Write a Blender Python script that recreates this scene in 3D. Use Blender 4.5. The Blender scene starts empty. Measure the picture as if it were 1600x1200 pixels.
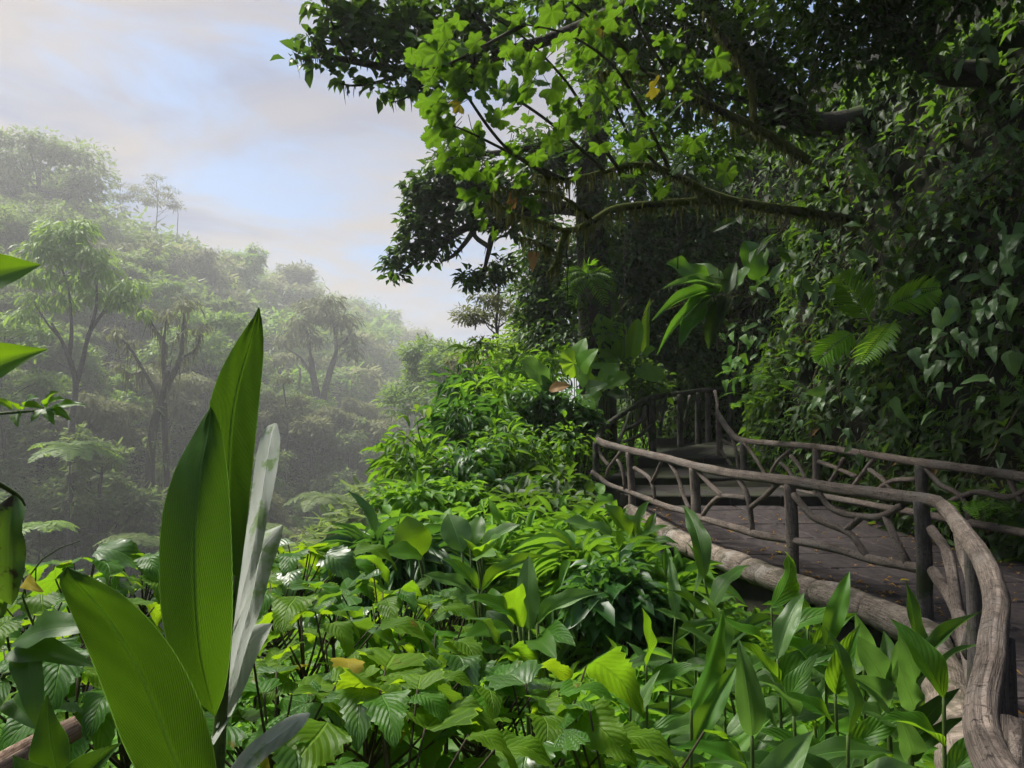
import bpy, math
import numpy as np
from mathutils import Matrix, Vector

rng = np.random.default_rng(11)
C = bpy.context.scene.collection
sc = bpy.context.scene
R = math.radians

# ------------------------------------------------------------------ camera
EYE = np.array([0.0, 0.0, 1.56])
FPX = 1180.0
PITCH = R(2.9)
cam = bpy.data.objects.new("camera", bpy.data.cameras.new("camera"))
C.objects.link(cam)
cam.location = EYE
cam.rotation_euler = (R(90) + PITCH, 0, 0)
cam.data.sensor_width = 36.0
cam.data.lens = 36.0 * FPX / 1600.0
cam.data.clip_start = 0.05
cam.data.clip_end = 3000.0
sc.camera = cam

# ------------------------------------------------------------------ sky and sun
SUN_EL, SUN_AZ = R(56), R(-60)        # azimuth from the view axis, negative = from the valley side
world = bpy.data.worlds.new("World")
sc.world = world
world.use_nodes = True
wt = world.node_tree
for n in list(wt.nodes):
    wt.nodes.remove(n)


def nd(t, typ, **kw):
    n = t.nodes.new(typ)
    for k, v in kw.items():
        if k in ("loc",):
            continue
        if hasattr(n, k) and not isinstance(k, int):
            setattr(n, k, v)
    return n


def mth(t, op, a, b=None, c=None, clamp=False):
    n = t.nodes.new("ShaderNodeMath")
    n.operation = op
    n.use_clamp = clamp
    for i, v in enumerate((a, b, c)):
        if v is None:
            continue
        if isinstance(v, (int, float)):
            n.inputs[i].default_value = v
        else:
            t.links.new(v, n.inputs[i])
    return n.outputs[0]


def mixc(t, f, a, b, blend="MIX"):
    n = t.nodes.new("ShaderNodeMix")
    n.data_type = "RGBA"
    n.blend_type = blend
    n.clamp_factor = True
    for s, v in ((n.inputs[0], f), (n.inputs[6], a), (n.inputs[7], b)):
        if isinstance(v, (int, float)):
            s.default_value = v
        elif isinstance(v, (tuple, list)):
            s.default_value = (*v, 1.0)[:4]
        else:
            t.links.new(v, s)
    return n.outputs[2]


def smooth(t, v, lo, hi):
    n = t.nodes.new("ShaderNodeMapRange")
    n.interpolation_type = "SMOOTHSTEP"
    n.inputs[1].default_value, n.inputs[2].default_value = lo, hi
    t.links.new(v, n.inputs[0])
    return n.outputs[0]


def noise(t, vec, scale, detail=3.0, rough=0.5, dist=0.0):
    n = t.nodes.new("ShaderNodeTexNoise")
    n.inputs["Scale"].default_value = scale
    n.inputs["Detail"].default_value = detail
    n.inputs["Roughness"].default_value = rough
    n.inputs["Distortion"].default_value = dist
    if vec is not None:
        t.links.new(vec, n.inputs["Vector"])
    return n.outputs[0]


CLOUD_SHADE, CLOUD_LIT, SKY_BLUE = (0.82, 1.08, 1.85), (2.15, 1.92, 1.78), (0.62, 1.28, 2.6)
sky = wt.nodes.new("ShaderNodeTexSky")
sky.sky_type = "NISHITA"
sky.sun_disc = False
sky.sun_elevation = SUN_EL
sky.sun_rotation = SUN_AZ
sky.air_density = 1.2
sky.dust_density = 1.5
tc = wt.nodes.new("ShaderNodeTexCoord")
sep = wt.nodes.new("ShaderNodeSeparateXYZ")
wt.links.new(tc.outputs["Generated"], sep.inputs[0])
# clouds lie on a flat layer: project the view direction on to it
den = mth(wt, "ADD", mth(wt, "MAXIMUM", sep.outputs[2], 0.0), 0.22)
cx = mth(wt, "DIVIDE", sep.outputs[0], den)
cy = mth(wt, "DIVIDE", sep.outputs[1], den)
comb = wt.nodes.new("ShaderNodeCombineXYZ")
wt.links.new(mth(wt, "ADD", cx, mth(wt, "MULTIPLY", cy, 0.20)), comb.inputs[0])
wt.links.new(mth(wt, "MULTIPLY", mth(wt, "ADD", cy, mth(wt, "MULTIPLY", cx, -0.30)), 1.5), comb.inputs[1])
comb.inputs[2].default_value = 1.3
n1 = noise(wt, comb.outputs[0], 1.0, 7.0, 0.55, 0.5)
off = wt.nodes.new("ShaderNodeVectorMath"); off.operation = "ADD"
off.inputs[1].default_value = (1.3, 9.1, 2.0)
wt.links.new(comb.outputs[0], off.inputs[0])
n3 = noise(wt, off.outputs[0], 1.35, 6.0, 0.55, 0.4)
bright = smooth(wt, n1, 0.37, 0.62)
cloud = mixc(wt, bright, CLOUD_SHADE, CLOUD_LIT)
cover = smooth(wt, n3, 0.37, 0.55)
blue = mixc(wt, 0.75, sky.outputs[0], SKY_BLUE)
col = mixc(wt, cover, blue, cloud)
bg = wt.nodes.new("ShaderNodeBackground")
bg.inputs["Strength"].default_value = 0.1
wt.links.new(col, bg.inputs["Color"])
wo = wt.nodes.new("ShaderNodeOutputWorld")
wt.links.new(bg.outputs[0], wo.inputs["Surface"])

sun = bpy.data.objects.new("sun", bpy.data.lights.new("sun", "SUN"))
C.objects.link(sun)
sun.data.energy = 3.5
sun.data.angle = R(18)
sun.data.color = (1.0, 0.95, 0.86)
sd = Vector((math.sin(SUN_AZ) * math.cos(SUN_EL), math.cos(SUN_AZ) * math.cos(SUN_EL), math.sin(SUN_EL)))
sun.rotation_euler = (-sd).to_track_quat("-Z", "Y").to_euler()

sc.view_settings.view_transform = "Standard"
sc.view_settings.look = "None"
sc.view_settings.exposure = 1.25
sc.view_settings.gamma = 1.0
sc.view_settings.use_curve_mapping = False
cy_ = sc.cycles
cy_.use_denoising = True
cy_.use_adaptive_sampling = True
cy_.adaptive_threshold = 0.03
cy_.max_bounces = 8
cy_.diffuse_bounces = 3
cy_.glossy_bounces = 2
cy_.transmission_bounces = 3
cy_.volume_bounces = 6
cy_.transparent_max_bounces = 4
cy_.caustics_reflective = False
cy_.caustics_refractive = False
cy_.sample_clamp_indirect = 4.0


# ------------------------------------------------------------------ pixel and plan helpers
def at(px, py, d):
    """the point that lies d metres ahead on the line of sight through a pixel of the photograph"""
    a, b = (px - 800.0) / FPX, (600.0 - py) / FPX
    y = math.cos(PITCH) - b * math.sin(PITCH)
    z = math.sin(PITCH) + b * math.cos(PITCH)
    return EYE + np.array([a, y, z]) * (d / y)


def on_curve(px, py, poly):
    a, b = (px - 800.0) / FPX, (600.0 - py) / FPX
    y = math.cos(PITCH) - b * math.sin(PITCH)
    r = a / y
    best = None
    for p, q in zip(poly[:-1], poly[1:]):
        fp, fq = p[0] - r * p[1], q[0] - r * q[1]
        if fp * fq <= 0 and abs(fp - fq) > 1e-9:
            t = fp / (fp - fq)
            return at(px, py, p[1] + (q[1] - p[1]) * t)
        for e, f in ((p, fp), (q, fq)):
            if best is None or abs(f) < best[0]:
                best = (abs(f), e[1])
    return at(px, py, best[1])


def spline(pts, n):
    """Catmull-Rom through pts, n points evenly spread"""
    P = np.asarray(pts, float)
    if len(P) == 2:
        t = np.linspace(0, 1, n)[:, None]
        return P[0] * (1 - t) + P[1] * t
    Q = np.vstack([2 * P[0] - P[1], P, 2 * P[-1] - P[-2]])
    out = []
    for i in range(len(P) - 1):
        p0, p1, p2, p3 = Q[i:i + 4]
        t = np.linspace(0, 1, 12, endpoint=False)[:, None]
        out.append(0.5 * (2 * p1 + (p2 - p0) * t + (2 * p0 - 5 * p1 + 4 * p2 - p3) * t ** 2 + (3 * p1 - p0 - 3 * p2 + p3) * t ** 3))
    out.append(P[-1:])
    D = np.vstack(out)
    s = np.r_[0, np.cumsum(np.linalg.norm(np.diff(D[:, :3], axis=0), axis=1))]
    u = np.linspace(0, s[-1], n)
    return np.stack([np.interp(u, s, D[:, k]) for k in range(D.shape[1])], 1)


def poly_dist(x, y, poly):
    """distance to a plan polyline, side (+ = left of its direction) and the z of the nearest point"""
    x, y = np.asarray(x, float), np.asarray(y, float)
    best = np.full(x.shape, 1e9)
    side = np.zeros(x.shape)
    zz = np.zeros(x.shape)
    for p, q in zip(poly[:-1], poly[1:]):
        dx, dy = q[0] - p[0], q[1] - p[1]
        L2 = dx * dx + dy * dy
        t = np.clip(((x - p[0]) * dx + (y - p[1]) * dy) / L2, 0, 1)
        ex, ey = x - p[0] - t * dx, y - p[1] - t * dy
        d = np.hypot(ex, ey)
        m = d < best - 1e-9
        best = np.where(m, d, best)
        side = np.where(m, np.sign(dx * (y - p[1]) - dy * (x - p[0])), side)
        zz = np.where(m, p[2] + t * (q[2] - p[2]), zz)
    return best, side, zz


_perm = np.random.default_rng(5).random((64, 64))


def vnoise(x, y, s=1.0):
    x, y = np.asarray(x) / s, np.asarray(y) / s
    xi, yi = np.floor(x).astype(int), np.floor(y).astype(int)
    fx, fy = x - xi, y - yi
    fx, fy = fx * fx * (3 - 2 * fx), fy * fy * (3 - 2 * fy)
    g = lambda i, j: _perm[i % 64, j % 64]
    return (g(xi, yi) * (1 - fx) + g(xi + 1, yi) * fx) * (1 - fy) + (g(xi, yi + 1) * (1 - fx) + g(xi + 1, yi + 1) * fx) * fy - 0.5


# ------------------------------------------------------------------ mesh helpers
def make_mesh(name, V, faces, uv=None, tint=None, mat=None, smooth_=True):
    V = np.asarray(V, np.float32)
    faces = [np.asarray(f, np.int32) for f in (faces if isinstance(faces, list) else [faces]) if len(f)]
    me = bpy.data.meshes.new(name)
    loops = np.concatenate([f.ravel() for f in faces])
    counts = np.concatenate([np.full(len(f), f.shape[1], np.int32) for f in faces])
    me.vertices.add(len(V))
    me.vertices.foreach_set("co", V.ravel())
    me.loops.add(len(loops))
    me.loops.foreach_set("vertex_index", loops)
    me.polygons.add(len(counts))
    me.polygons.foreach_set("loop_start", np.r_[0, np.cumsum(counts)[:-1]].astype(np.int32))
    me.polygons.foreach_set("use_smooth", np.full(len(counts), smooth_))
    if uv is not None:
        l = me.uv_layers.new(name="UVMap")
        l.data.foreach_set("uv", np.asarray(uv, np.float32)[loops].ravel())
    if tint is not None:
        a = me.attributes.new("tint", "FLOAT", "POINT")
        a.data.foreach_set("value", np.asarray(tint, np.float32))
    me.update()
    if mat is not None:
        me.materials.append(mat)
    return me


class Geo:
    """collects numpy pieces into one mesh"""
    def __init__(s):
        s.V, s.F, s.U, s.T, s.n = [], {}, [], [], 0

    def add(s, V, faces, uv=None, tint=0.5):
        V = np.asarray(V, float)
        for f in (faces if isinstance(faces, list) else [faces]):
            f = np.asarray(f, np.int64)
            if len(f):
                s.F.setdefault(f.shape[1], []).append(f + s.n)
        s.V.append(V)
        s.U.append(np.zeros((len(V), 2)) if uv is None else np.asarray(uv, float))
        s.T.append(np.full(len(V), tint) if np.isscalar(tint) else np.asarray(tint, float))
        s.n += len(V)
        return s

    def mesh(s, name, mat, origin=(0, 0, 0), smooth_=True):
        return make_mesh(name, np.vstack(s.V) - np.asarray(origin), [np.vstack(v) for v in s.F.values()], np.vstack(s.U), np.concatenate(s.T), mat, smooth_)


def thing(name, label, cat, loc=(0, 0, 0), group=None):
    o = bpy.data.objects.new(name, None)
    C.objects.link(o)
    o.empty_display_size = 0.1
    o.location = loc
    o["label"], o["category"] = label, cat
    if group:
        o["group"] = group
    return o


def part(name, me, parent=None, kind=None, label=None):
    """a mesh object; world-space meshes under a thing are moved into the thing's frame"""
    o = bpy.data.objects.new(name, me)
    C.objects.link(o)
    if parent is not None:
        o.parent = parent
        base = parent
        loc = Vector((0, 0, 0))
        while base is not None:
            loc += base.location
            base = base.parent
        o.location = -loc
    if kind:
        o["kind"] = kind
    if label:
        o["label"] = label
    return o


def origin_of(o):
    v = Vector((0, 0, 0))
    while o is not None:
        v += o.location
        o = o.parent
    return v


def tube(pts, rad, seg=8, n=None, rough=0.0, ridge=0.0, seed=0, cap=True):
    """a round limb through pts with radii rad: V, faces, uv"""
    P = np.asarray(pts, float)
    r = np.full(len(P), rad) if np.isscalar(rad) else np.asarray(rad, float)
    if n:
        D = spline(np.c_[P, r], n)
        P, r = D[:, :3], D[:, 3]
    m = len(P)
    T = np.gradient(P, axis=0)
    T /= np.linalg.norm(T, axis=1)[:, None] + 1e-9
    up = np.array([0, 0, 1.0]) if abs(T[0, 2]) < 0.9 else np.array([1.0, 0, 0])
    N = np.zeros_like(P)
    v = up - T[0] * (up @ T[0])
    for i in range(m):
        v = v - T[i] * (v @ T[i])
        v /= np.linalg.norm(v) + 1e-9
        N[i] = v
    B = np.cross(T, N)
    a = np.linspace(0, 2 * np.pi, seg, endpoint=False)
    s = np.r_[0, np.cumsum(np.linalg.norm(np.diff(P, axis=0), axis=1))]
    g = np.random.default_rng(seed + 17)
    rr = r[:, None] * np.ones((1, seg))
    if ridge:
        rr = rr * (1 + ridge * g.standard_normal(seg)[None, :])
    if rough:
        def lowf(cols, step):
            q = g.random((max(2, m // step + 2), cols)) - 0.5
            xs = np.linspace(0, len(q) - 1, m)
            return np.stack([np.interp(xs, np.arange(len(q)), q[:, c]) for c in range(cols)], 1)
        rr = rr * (1 + rough * 2.2 * lowf(seg, 5)) * (1 + rough * 1.6 * lowf(1, 7)) * (1 + rough * 0.5 * (g.random((m, seg)) - 0.5))
    V = P[:, None, :] + rr[..., None] * (np.cos(a)[None, :, None] * N[:, None, :] + np.sin(a)[None, :, None] * B[:, None, :])
    V = V.reshape(-1, 3)
    i = np.arange(m - 1)[:, None] * seg
    j = np.arange(seg)[None, :]
    F = np.stack([i + j, i + (j + 1) % seg, i + seg + (j + 1) % seg, i + seg + j], -1).reshape(-1, 4)
    uv = np.stack([np.tile(np.abs(np.linspace(-1, 1, seg)), m), np.repeat(s, seg)], 1)
    faces = [F]
    if cap:
        V = np.vstack([V, P[0] - T[0] * r[0] * 0.25, P[-1] + T[-1] * r[-1] * 0.25])
        uv = np.vstack([uv, [0.5, 0], [0.5, s[-1]]])
        c0, c1 = m * seg, m * seg + 1
        j = np.arange(seg)
        faces.append(np.stack([np.full(seg, c0), (j + 1) % seg, j], 1))
        faces.append(np.stack([np.full(seg, c1), (m - 1) * seg + j, (m - 1) * seg + (j + 1) % seg], 1))
    return V, faces, uv


# ------------------------------------------------------------------ leaves
def blade(nv, nu, prof, fold=0.25, arch=0.1, wave=0.0, curl=0.0, seed=0, side=0.0, ragged=0.0):
    """unit leaf: base at the origin, tip at (0,1,0), full width 1 at the widest; z is in lengths"""
    g = np.random.default_rng(seed)
    v = np.linspace(0, 1, nv + 1)
    u = np.linspace(-1, 1, nu + 1)
    w = np.array([prof(t) for t in v])
    ph = g.random(4) * 6.28
    X = 0.5 * w[:, None] * u[None, :]
    X = X * (1 + 0.0 * u[None, :])
    if ragged:
        e = np.abs(u)[None, :] ** 3
        X = X * (1 + ragged * e * (g.random((nv + 1, 1)) - 0.5))
    X = X + side * (np.sin(np.pi * v))[:, None]
    Y = np.repeat(v[:, None], nu + 1, 1) + 0 * X
    Z = arch * 4 * (v * (1 - v))[:, None] + fold * 0.5 * w[:, None] * np.abs(u)[None, :] * (1 - curl * np.abs(u)[None, :])
    if wave:
        Z = Z + wave * np.abs(u)[None, :] ** 2 * w[:, None] * (np.sin(v * 13 + ph[0])[:, None] * (u > 0) + np.sin(v * 12 + ph[1])[:, None] * (u <= 0))
    V = np.stack([X, Y, Z], -1).reshape(-1, 3)
    i = np.arange(nv)[:, None] * (nu + 1)
    j = np.arange(nu)[None, :]
    F = np.stack([i + j, i + j + 1, i + nu + 2 + j, i + nu + 1 + j], -1).reshape(-1, 4)
    U = np.stack([np.tile((u + 1) / 2, nv + 1), np.repeat(v, nu + 1)], 1)
    return V, F, U


def palmate(seed=0, lobes=5, n=60, depth=0.4, spread=2.45, teeth=0.06, cup=0.12):
    """a lobed leaf round its petiole joint; the middle lobe points to +Y, about 1 wide"""
    g = np.random.default_rng(seed)
    th = np.linspace(-spread, spread, n + 1)
    k = (lobes - 1) / 2 / (spread * 0.80)
    ph = th * k
    w = ph - np.round(ph)
    lob = np.cos(np.pi * w) ** 2
    env = 0.62 - 0.14 * (np.abs(th) / spread) ** 1.5
    r = env * (1 - depth + depth * lob ** 0.8)
    r = r * (1 + teeth * (np.abs((ph * 5.0) % 1 - 0.5) * 4 - 1)) * (1 + 0.05 * g.standard_normal(n + 1))
    r[[0, -1]] *= 0.55
    fr = np.array([0.02, 0.3, 0.55, 0.8, 1.0])
    dz = cup * (0.4 + 0.6 * np.cos(2 * np.pi * w))
    V, U = [], []
    for f in fr:
        V.append(np.stack([np.sin(th) * r * f, np.cos(th) * r * f, dz * f * r - 0.30 * (f * r) ** 2 + 0.02 * np.sin(th * 7 + g.random()) * f], 1))
        U.append(np.stack([0.5 + np.abs(w) * (0.2 + 0.8 * f), np.full(n + 1, f)], 1))
    V, U = np.vstack(V), np.vstack(U)
    i = np.arange(len(fr) - 1)[:, None] * (n + 1)
    j = np.arange(n)[None, :]
    F = np.stack([i + j, i + n + 1 + j, i + n + 2 + j, i + j + 1], -1).reshape(-1, 4)
    return V, F, U


P_LANCE = lambda t: max(0.03, math.sin(math.pi * min(1, t * 1.02) ** 0.78) ** 0.80) if t < 0.985 else 0.02
P_OVAL = lambda t: max(0.04, math.sin(math.pi * t ** 0.85) ** 0.75)
P_PADDLE = lambda t: max(0.05, min(1, (t * 5.0) ** 0.7) * min(1, ((1 - t) * 4.2) ** 0.62))
P_HEART = lambda t: max(0.03, (1 - t) ** 0.72 * 1.18 * min(1, (t * 7 + 0.35)) ** 0.6)
P_CORD = lambda t: max(0.03, (1 - t) ** 0.62 * 1.12 * min(1, t * 5.5 + 0.30) ** 0.7)
P_STRAP = lambda t: max(0.04, min(1, t * 6 + 0.45) * (1 - t ** 2.6))


def frames(d, n):
    """rotation matrices with Y along d and Z near n, for arrays of shape (k,3)"""
    y = d / (np.linalg.norm(d, axis=1)[:, None] + 1e-9)
    x = np.cross(y, n)
    x /= np.linalg.norm(x, axis=1)[:, None] + 1e-9
    z = np.cross(x, y)
    return np.stack([x, y, z], 2)


def scatter(geo, tpl, P, D, N, L, W, tint):
    """many copies of a leaf template in one mesh"""
    V0, F0, U0 = tpl
    k, m = len(P), len(V0)
    if k == 0:
        return
    M = frames(np.asarray(D, float), np.asarray(N, float))
    S = np.stack([W, L, L], 1)
    V = np.einsum("kij,kmj->kmi", M, V0[None] * S[:, None, :]) + np.asarray(P)[:, None, :]
    F = (F0[None] + (np.arange(k) * m)[:, None, None]).reshape(-1, F0.shape[1])
    geo.add(V.reshape(-1, 3), F, np.tile(U0, (k, 1)), np.repeat(tint, m))


def rand_dirs(k, g=None):
    v = (g or rng).standard_normal((k, 3))
    return v / np.linalg.norm(v, axis=1)[:, None]


_leaf_cache = {}


def leaf_mesh(kind, var, mat):
    key = (kind, var, mat.name)
    if key not in _leaf_cache:
        s = 31 * var + len(kind)
        f = 1 + 0.5 * (var % 3 - 1)
        if kind == "ginger":
            t = blade(14, 6, P_LANCE, 0.22 * f, 0.06 + 0.03 * var, 0.035, 0.3, s, 0.02 * (var - 1.5))
        elif kind == "paddle":
            t = blade(14, 6, P_PADDLE, 0.25 * f, 0.08, 0.05, 0.2, s, 0.0, 0.10)
        elif kind == "heart":
            t = blade(12, 8, P_HEART, 0.10 * f, 0.08, 0.03, 0.3, s, 0.0, 0.04)
        elif kind == "oval":
            t = blade(8, 6, P_OVAL, 0.22 * f, 0.08, 0.04, 0.3, s)
        elif kind == "toothed":
            V, F, U = blade(18, 8, P_CORD, 0.12 * f, 0.10 + 0.04 * (var % 2), 0.05, 0.3, s, 0.02 * (var - 1.5))
            e = np.abs(U[:, 0] - 0.5) > 0.49
            tooth = np.where((np.round(U[:, 1] * 18).astype(int) % 2) == 0, 1.10, 0.93)
            V[e, 0] *= tooth[e]
            V[:, 2] -= (0.10 + 0.06 * var) * U[:, 1] ** 3
            a_ = np.abs(U[:, 0] - 0.5) * 2
            V[:, 2] += 0.012 * np.cos((U[:, 1] * 9 - a_ * 3.1) * 6.283) * np.sin(a_ * 3.14) + 0.02 * np.sin(U[:, 1] * 11 + 5 * U[:, 0] + var)
            t = (V, F, U)
        elif kind == "strap":
            t = blade(12, 4, P_STRAP, 0.3, 0.12, 0.02, 0.2, s)
        elif kind == "lobed":
            t = palmate(s, 5, 60, 0.24 + 0.05 * (var % 2))
        elif kind == "broad":
            t = palmate(s, 7, 70, 0.14, 2.6, 0.04, 0.05)
        _leaf_cache[key] = make_mesh("leaf", *t, None, mat)
    return _leaf_cache[key]


def put_leaf(parent, kind, var, mat, base, tip, normal, width, name="leaf", me=None):
    """a leaf object from base to tip (world points), facing normal, width in metres"""
    base, tip = np.asarray(base, float), np.asarray(tip, float)
    d = tip - base
    L = float(np.linalg.norm(d))
    M3 = frames(d[None], np.asarray(normal, float)[None])[0]
    me = me or leaf_mesh(kind, var, mat)
    o = bpy.data.objects.new(name, me)
    C.objects.link(o)
    o.parent = parent
    loc = base - np.array(origin_of(parent))
    sx = width
    M = np.eye(4)
    M[:3, 0], M[:3, 1], M[:3, 2], M[:3, 3] = M3[:, 0] * sx, M3[:, 1] * L, M3[:, 2] * L, loc
    o.matrix_basis = Matrix(M.tolist())
    return o


def put_round_leaf(parent, kind, var, mat, joint, direction, normal, size):
    """a palmate leaf whose petiole joint is at a point"""
    joint = np.asarray(joint, float)
    d = np.asarray(direction, float)
    return put_leaf(parent, kind, var, mat, joint, joint + d / np.linalg.norm(d) * size, normal, size)


# ------------------------------------------------------------------ materials
def new_mat(name):
    m = bpy.data.materials.new(name)
    m.use_nodes = True
    t = m.node_tree
    for n in list(t.nodes):
        t.nodes.remove(n)
    out = t.nodes.new("ShaderNodeOutputMaterial")
    return m, t, out


def bump(t, h, strength, dist=0.01):
    b = t.nodes.new("ShaderNodeBump")
    b.inputs["Strength"].default_value = strength
    b.inputs["Distance"].default_value = dist
    t.links.new(h, b.inputs["Height"])
    return b.outputs[0]


def leaf_mat(name, dark, light, trans, tf=0.4, rough=0.38, spec=0.5, vein=0.0, nveins=16, blotch=None, coat=0.0, hues=None, slant=0.9, vb=0.12, side=0.5, rim=0.0, var=0.9):
    m, t, out = new_mat(name)
    at_ = t.nodes.new("ShaderNodeAttribute"); at_.attribute_name = "tint"
    oi = t.nodes.new("ShaderNodeObjectInfo")
    geo = t.nodes.new("ShaderNodeNewGeometry")
    nz = noise(t, geo.outputs["Position"], 9.0, 3.0)
    f = mth(t, "ADD", mth(t, "MULTIPLY", at_.outputs["Fac"], 0.55), mth(t, "MULTIPLY", oi.outputs["Random"], 0.45))
    f = mth(t, "ADD", f, mth(t, "MULTIPLY", mth(t, "SUBTRACT", nz, 0.5), var), clamp=True)
    base = mixc(t, f, dark, light)
    tr = mixc(t, f, tuple(c * 0.7 for c in trans), trans)
    nrm = None
    if hues:
        uvh = t.nodes.new("ShaderNodeUVMap")
        sh = t.nodes.new("ShaderNodeSeparateXYZ")
        t.links.new(uvh.outputs[0], sh.inputs[0])
        for lo, c0, c1 in hues:
            k = smooth(t, sh.outputs[0], lo, lo + 0.03)
            base = mixc(t, k, base, mixc(t, f, c0, c1))
            tr = mixc(t, k, tr, tuple(2.0 * c for c in c1))
    if vein > 0:
        uv = t.nodes.new("ShaderNodeUVMap")
        s = t.nodes.new("ShaderNodeSeparateXYZ")
        t.links.new(uv.outputs[0], s.inputs[0])
        a = mth(t, "MULTIPLY", mth(t, "ABSOLUTE", mth(t, "SUBTRACT", s.outputs[0], 0.5)), 2.0)
        mid = mth(t, "SUBTRACT", 1.0, smooth(t, a, 0.015, 0.07))
        ph = mth(t, "SUBTRACT", mth(t, "MULTIPLY", s.outputs[1], float(nveins)), mth(t, "MULTIPLY", a, nveins * slant * 0.35))
        w = mth(t, "PINGPONG", ph, 0.5)
        sv = mth(t, "SUBTRACT", 1.0, smooth(t, w, 0.0, 0.16))
        v = mth(t, "MAXIMUM", mid, mth(t, "MULTIPLY", sv, side))
        light2 = tuple(min(1, c * 1.7 + 0.03) for c in light)
        base = mixc(t, mth(t, "MULTIPLY", v, vein), base, light2)
        tr = mixc(t, mth(t, "MULTIPLY", v, vein), tr, tuple(c * 0.55 for c in trans))
        nrm = bump(t, mth(t, "SUBTRACT", 0.0, mth(t, "ADD", mid, mth(t, "MULTIPLY", w, -1.2 * side))), vb, 0.004)
    if vein > 0 and rim:
        k = mth(t, "MULTIPLY", smooth(t, a, 0.955, 0.99), rim)
        base = mixc(t, k, base, light2)
        tr = mixc(t, k, tr, tuple(min(1, c * 1.4 + 0.05) for c in trans))
    if blotch:
        nb = noise(t, geo.outputs["Position"], blotch[1], 4.0, 0.6)
        fb = smooth(t, nb, blotch[2], blotch[2] + 0.1)
        base = mixc(t, fb, base, blotch[0])
        tr = mixc(t, fb, tr, blotch[0])
    p = t.nodes.new("ShaderNodeBsdfPrincipled")
    t.links.new(base, p.inputs["Base Color"])
    p.inputs["Roughness"].default_value = rough
    p.inputs["Specular IOR Level"].default_value = spec
    if coat:
        p.inputs["Coat Weight"].default_value = coat
        p.inputs["Coat Roughness"].default_value = 0.22
    tl = t.nodes.new("ShaderNodeBsdfTranslucent")
    t.links.new(tr, tl.inputs["Color"])
    if nrm is not None:
        t.links.new(nrm, p.inputs["Normal"])
        t.links.new(nrm, tl.inputs["Normal"])
    mx = t.nodes.new("ShaderNodeMixShader")
    mx.inputs[0].default_value = tf
    t.links.new(p.outputs[0], mx.inputs[1])
    t.links.new(tl.outputs[0], mx.inputs[2])
    t.links.new(mx.outputs[0], out.inputs["Surface"])
    return m


def bark_mat(name, c1, c2, moss=None, moss_amt=0.5, grain=60.0, rough=0.9, bs=0.6, patches=None):
    m, t, out = new_mat(name)
    uv = t.nodes.new("ShaderNodeUVMap")
    geo = t.nodes.new("ShaderNodeNewGeometry")
    mp = t.nodes.new("ShaderNodeMapping")
    mp.inputs["Scale"].default_value = (9.0, 2.4, 1.0)
    t.links.new(uv.outputs[0], mp.inputs[0])
    g = noise(t, mp.outputs[0], 3.0, 5.0, 0.65, 0.6)
    big = noise(t, geo.outputs["Position"], 4.0, 4.0, 0.6)
    fine = noise(t, geo.outputs["Position"], grain, 3.0, 0.6)
    f = smooth(t, mth(t, "ADD", mth(t, "MULTIPLY", g, 0.6), mth(t, "MULTIPLY", big, 0.4)), 0.33, 0.66)
    col = mixc(t, f, c1, c2)
    if patches:
        pn = noise(t, geo.outputs["Position"], 2.3, 3.0, 0.5)
        col = mixc(t, smooth(t, pn, 0.5, 0.66), col, patches)
    col = mixc(t, smooth(t, noise(t, geo.outputs["Position"], grain * 0.55, 4.0, 0.7), 0.52, 0.70), col, tuple(0.55 * c for c in c1))
    if moss:
        sp = t.nodes.new("ShaderNodeSeparateXYZ")
        t.links.new(geo.outputs["Normal"], sp.inputs[0])
        mn = noise(t, geo.outputs["Position"], 3.0, 4.0, 0.65)
        mf = smooth(t, mth(t, "ADD", mn, mth(t, "MULTIPLY", sp.outputs[2], 0.12)), 0.62 - moss_amt * 0.3, 0.74 - moss_amt * 0.3)
        col = mixc(t, mf, col, moss)
    p = t.nodes.new("ShaderNodeBsdfPrincipled")
    t.links.new(col, p.inputs["Base Color"])
    p.inputs["Roughness"].default_value = rough
    p.inputs["Specular IOR Level"].default_value = 0.25
    h = mth(t, "ADD", g, mth(t, "MULTIPLY", fine, 0.35))
    t.links.new(bump(t, h, bs, 0.02), p.inputs["Normal"])
    t.links.new(p.outputs[0], out.inputs["Surface"])
    return m


def ground_mat(name, cols, scales, rough=0.92, bs=0.5, bd=0.03):
    m, t, out = new_mat(name)
    geo = t.nodes.new("ShaderNodeNewGeometry")
    col = cols[0]
    for c, s in zip(cols[1:], scales):
        n = noise(t, geo.outputs["Position"], s, 5.0, 0.6)
        col = mixc(t, smooth(t, n, 0.44, 0.60), col, c)
    p = t.nodes.new("ShaderNodeBsdfPrincipled")
    t.links.new(col, p.inputs["Base Color"])
    p.inputs["Roughness"].default_value = rough
    p.inputs["Specular IOR Level"].default_value = 0.25
    h = mth(t, "ADD", noise(t, geo.outputs["Position"], 14.0, 6.0, 0.7), mth(t, "MULTIPLY", noise(t, geo.outputs["Position"], 90.0, 3.0, 0.6), 0.25))
    t.links.new(bump(t, h, bs, bd), p.inputs["Normal"])
    t.links.new(p.outputs[0], out.inputs["Surface"])
    return m


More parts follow.
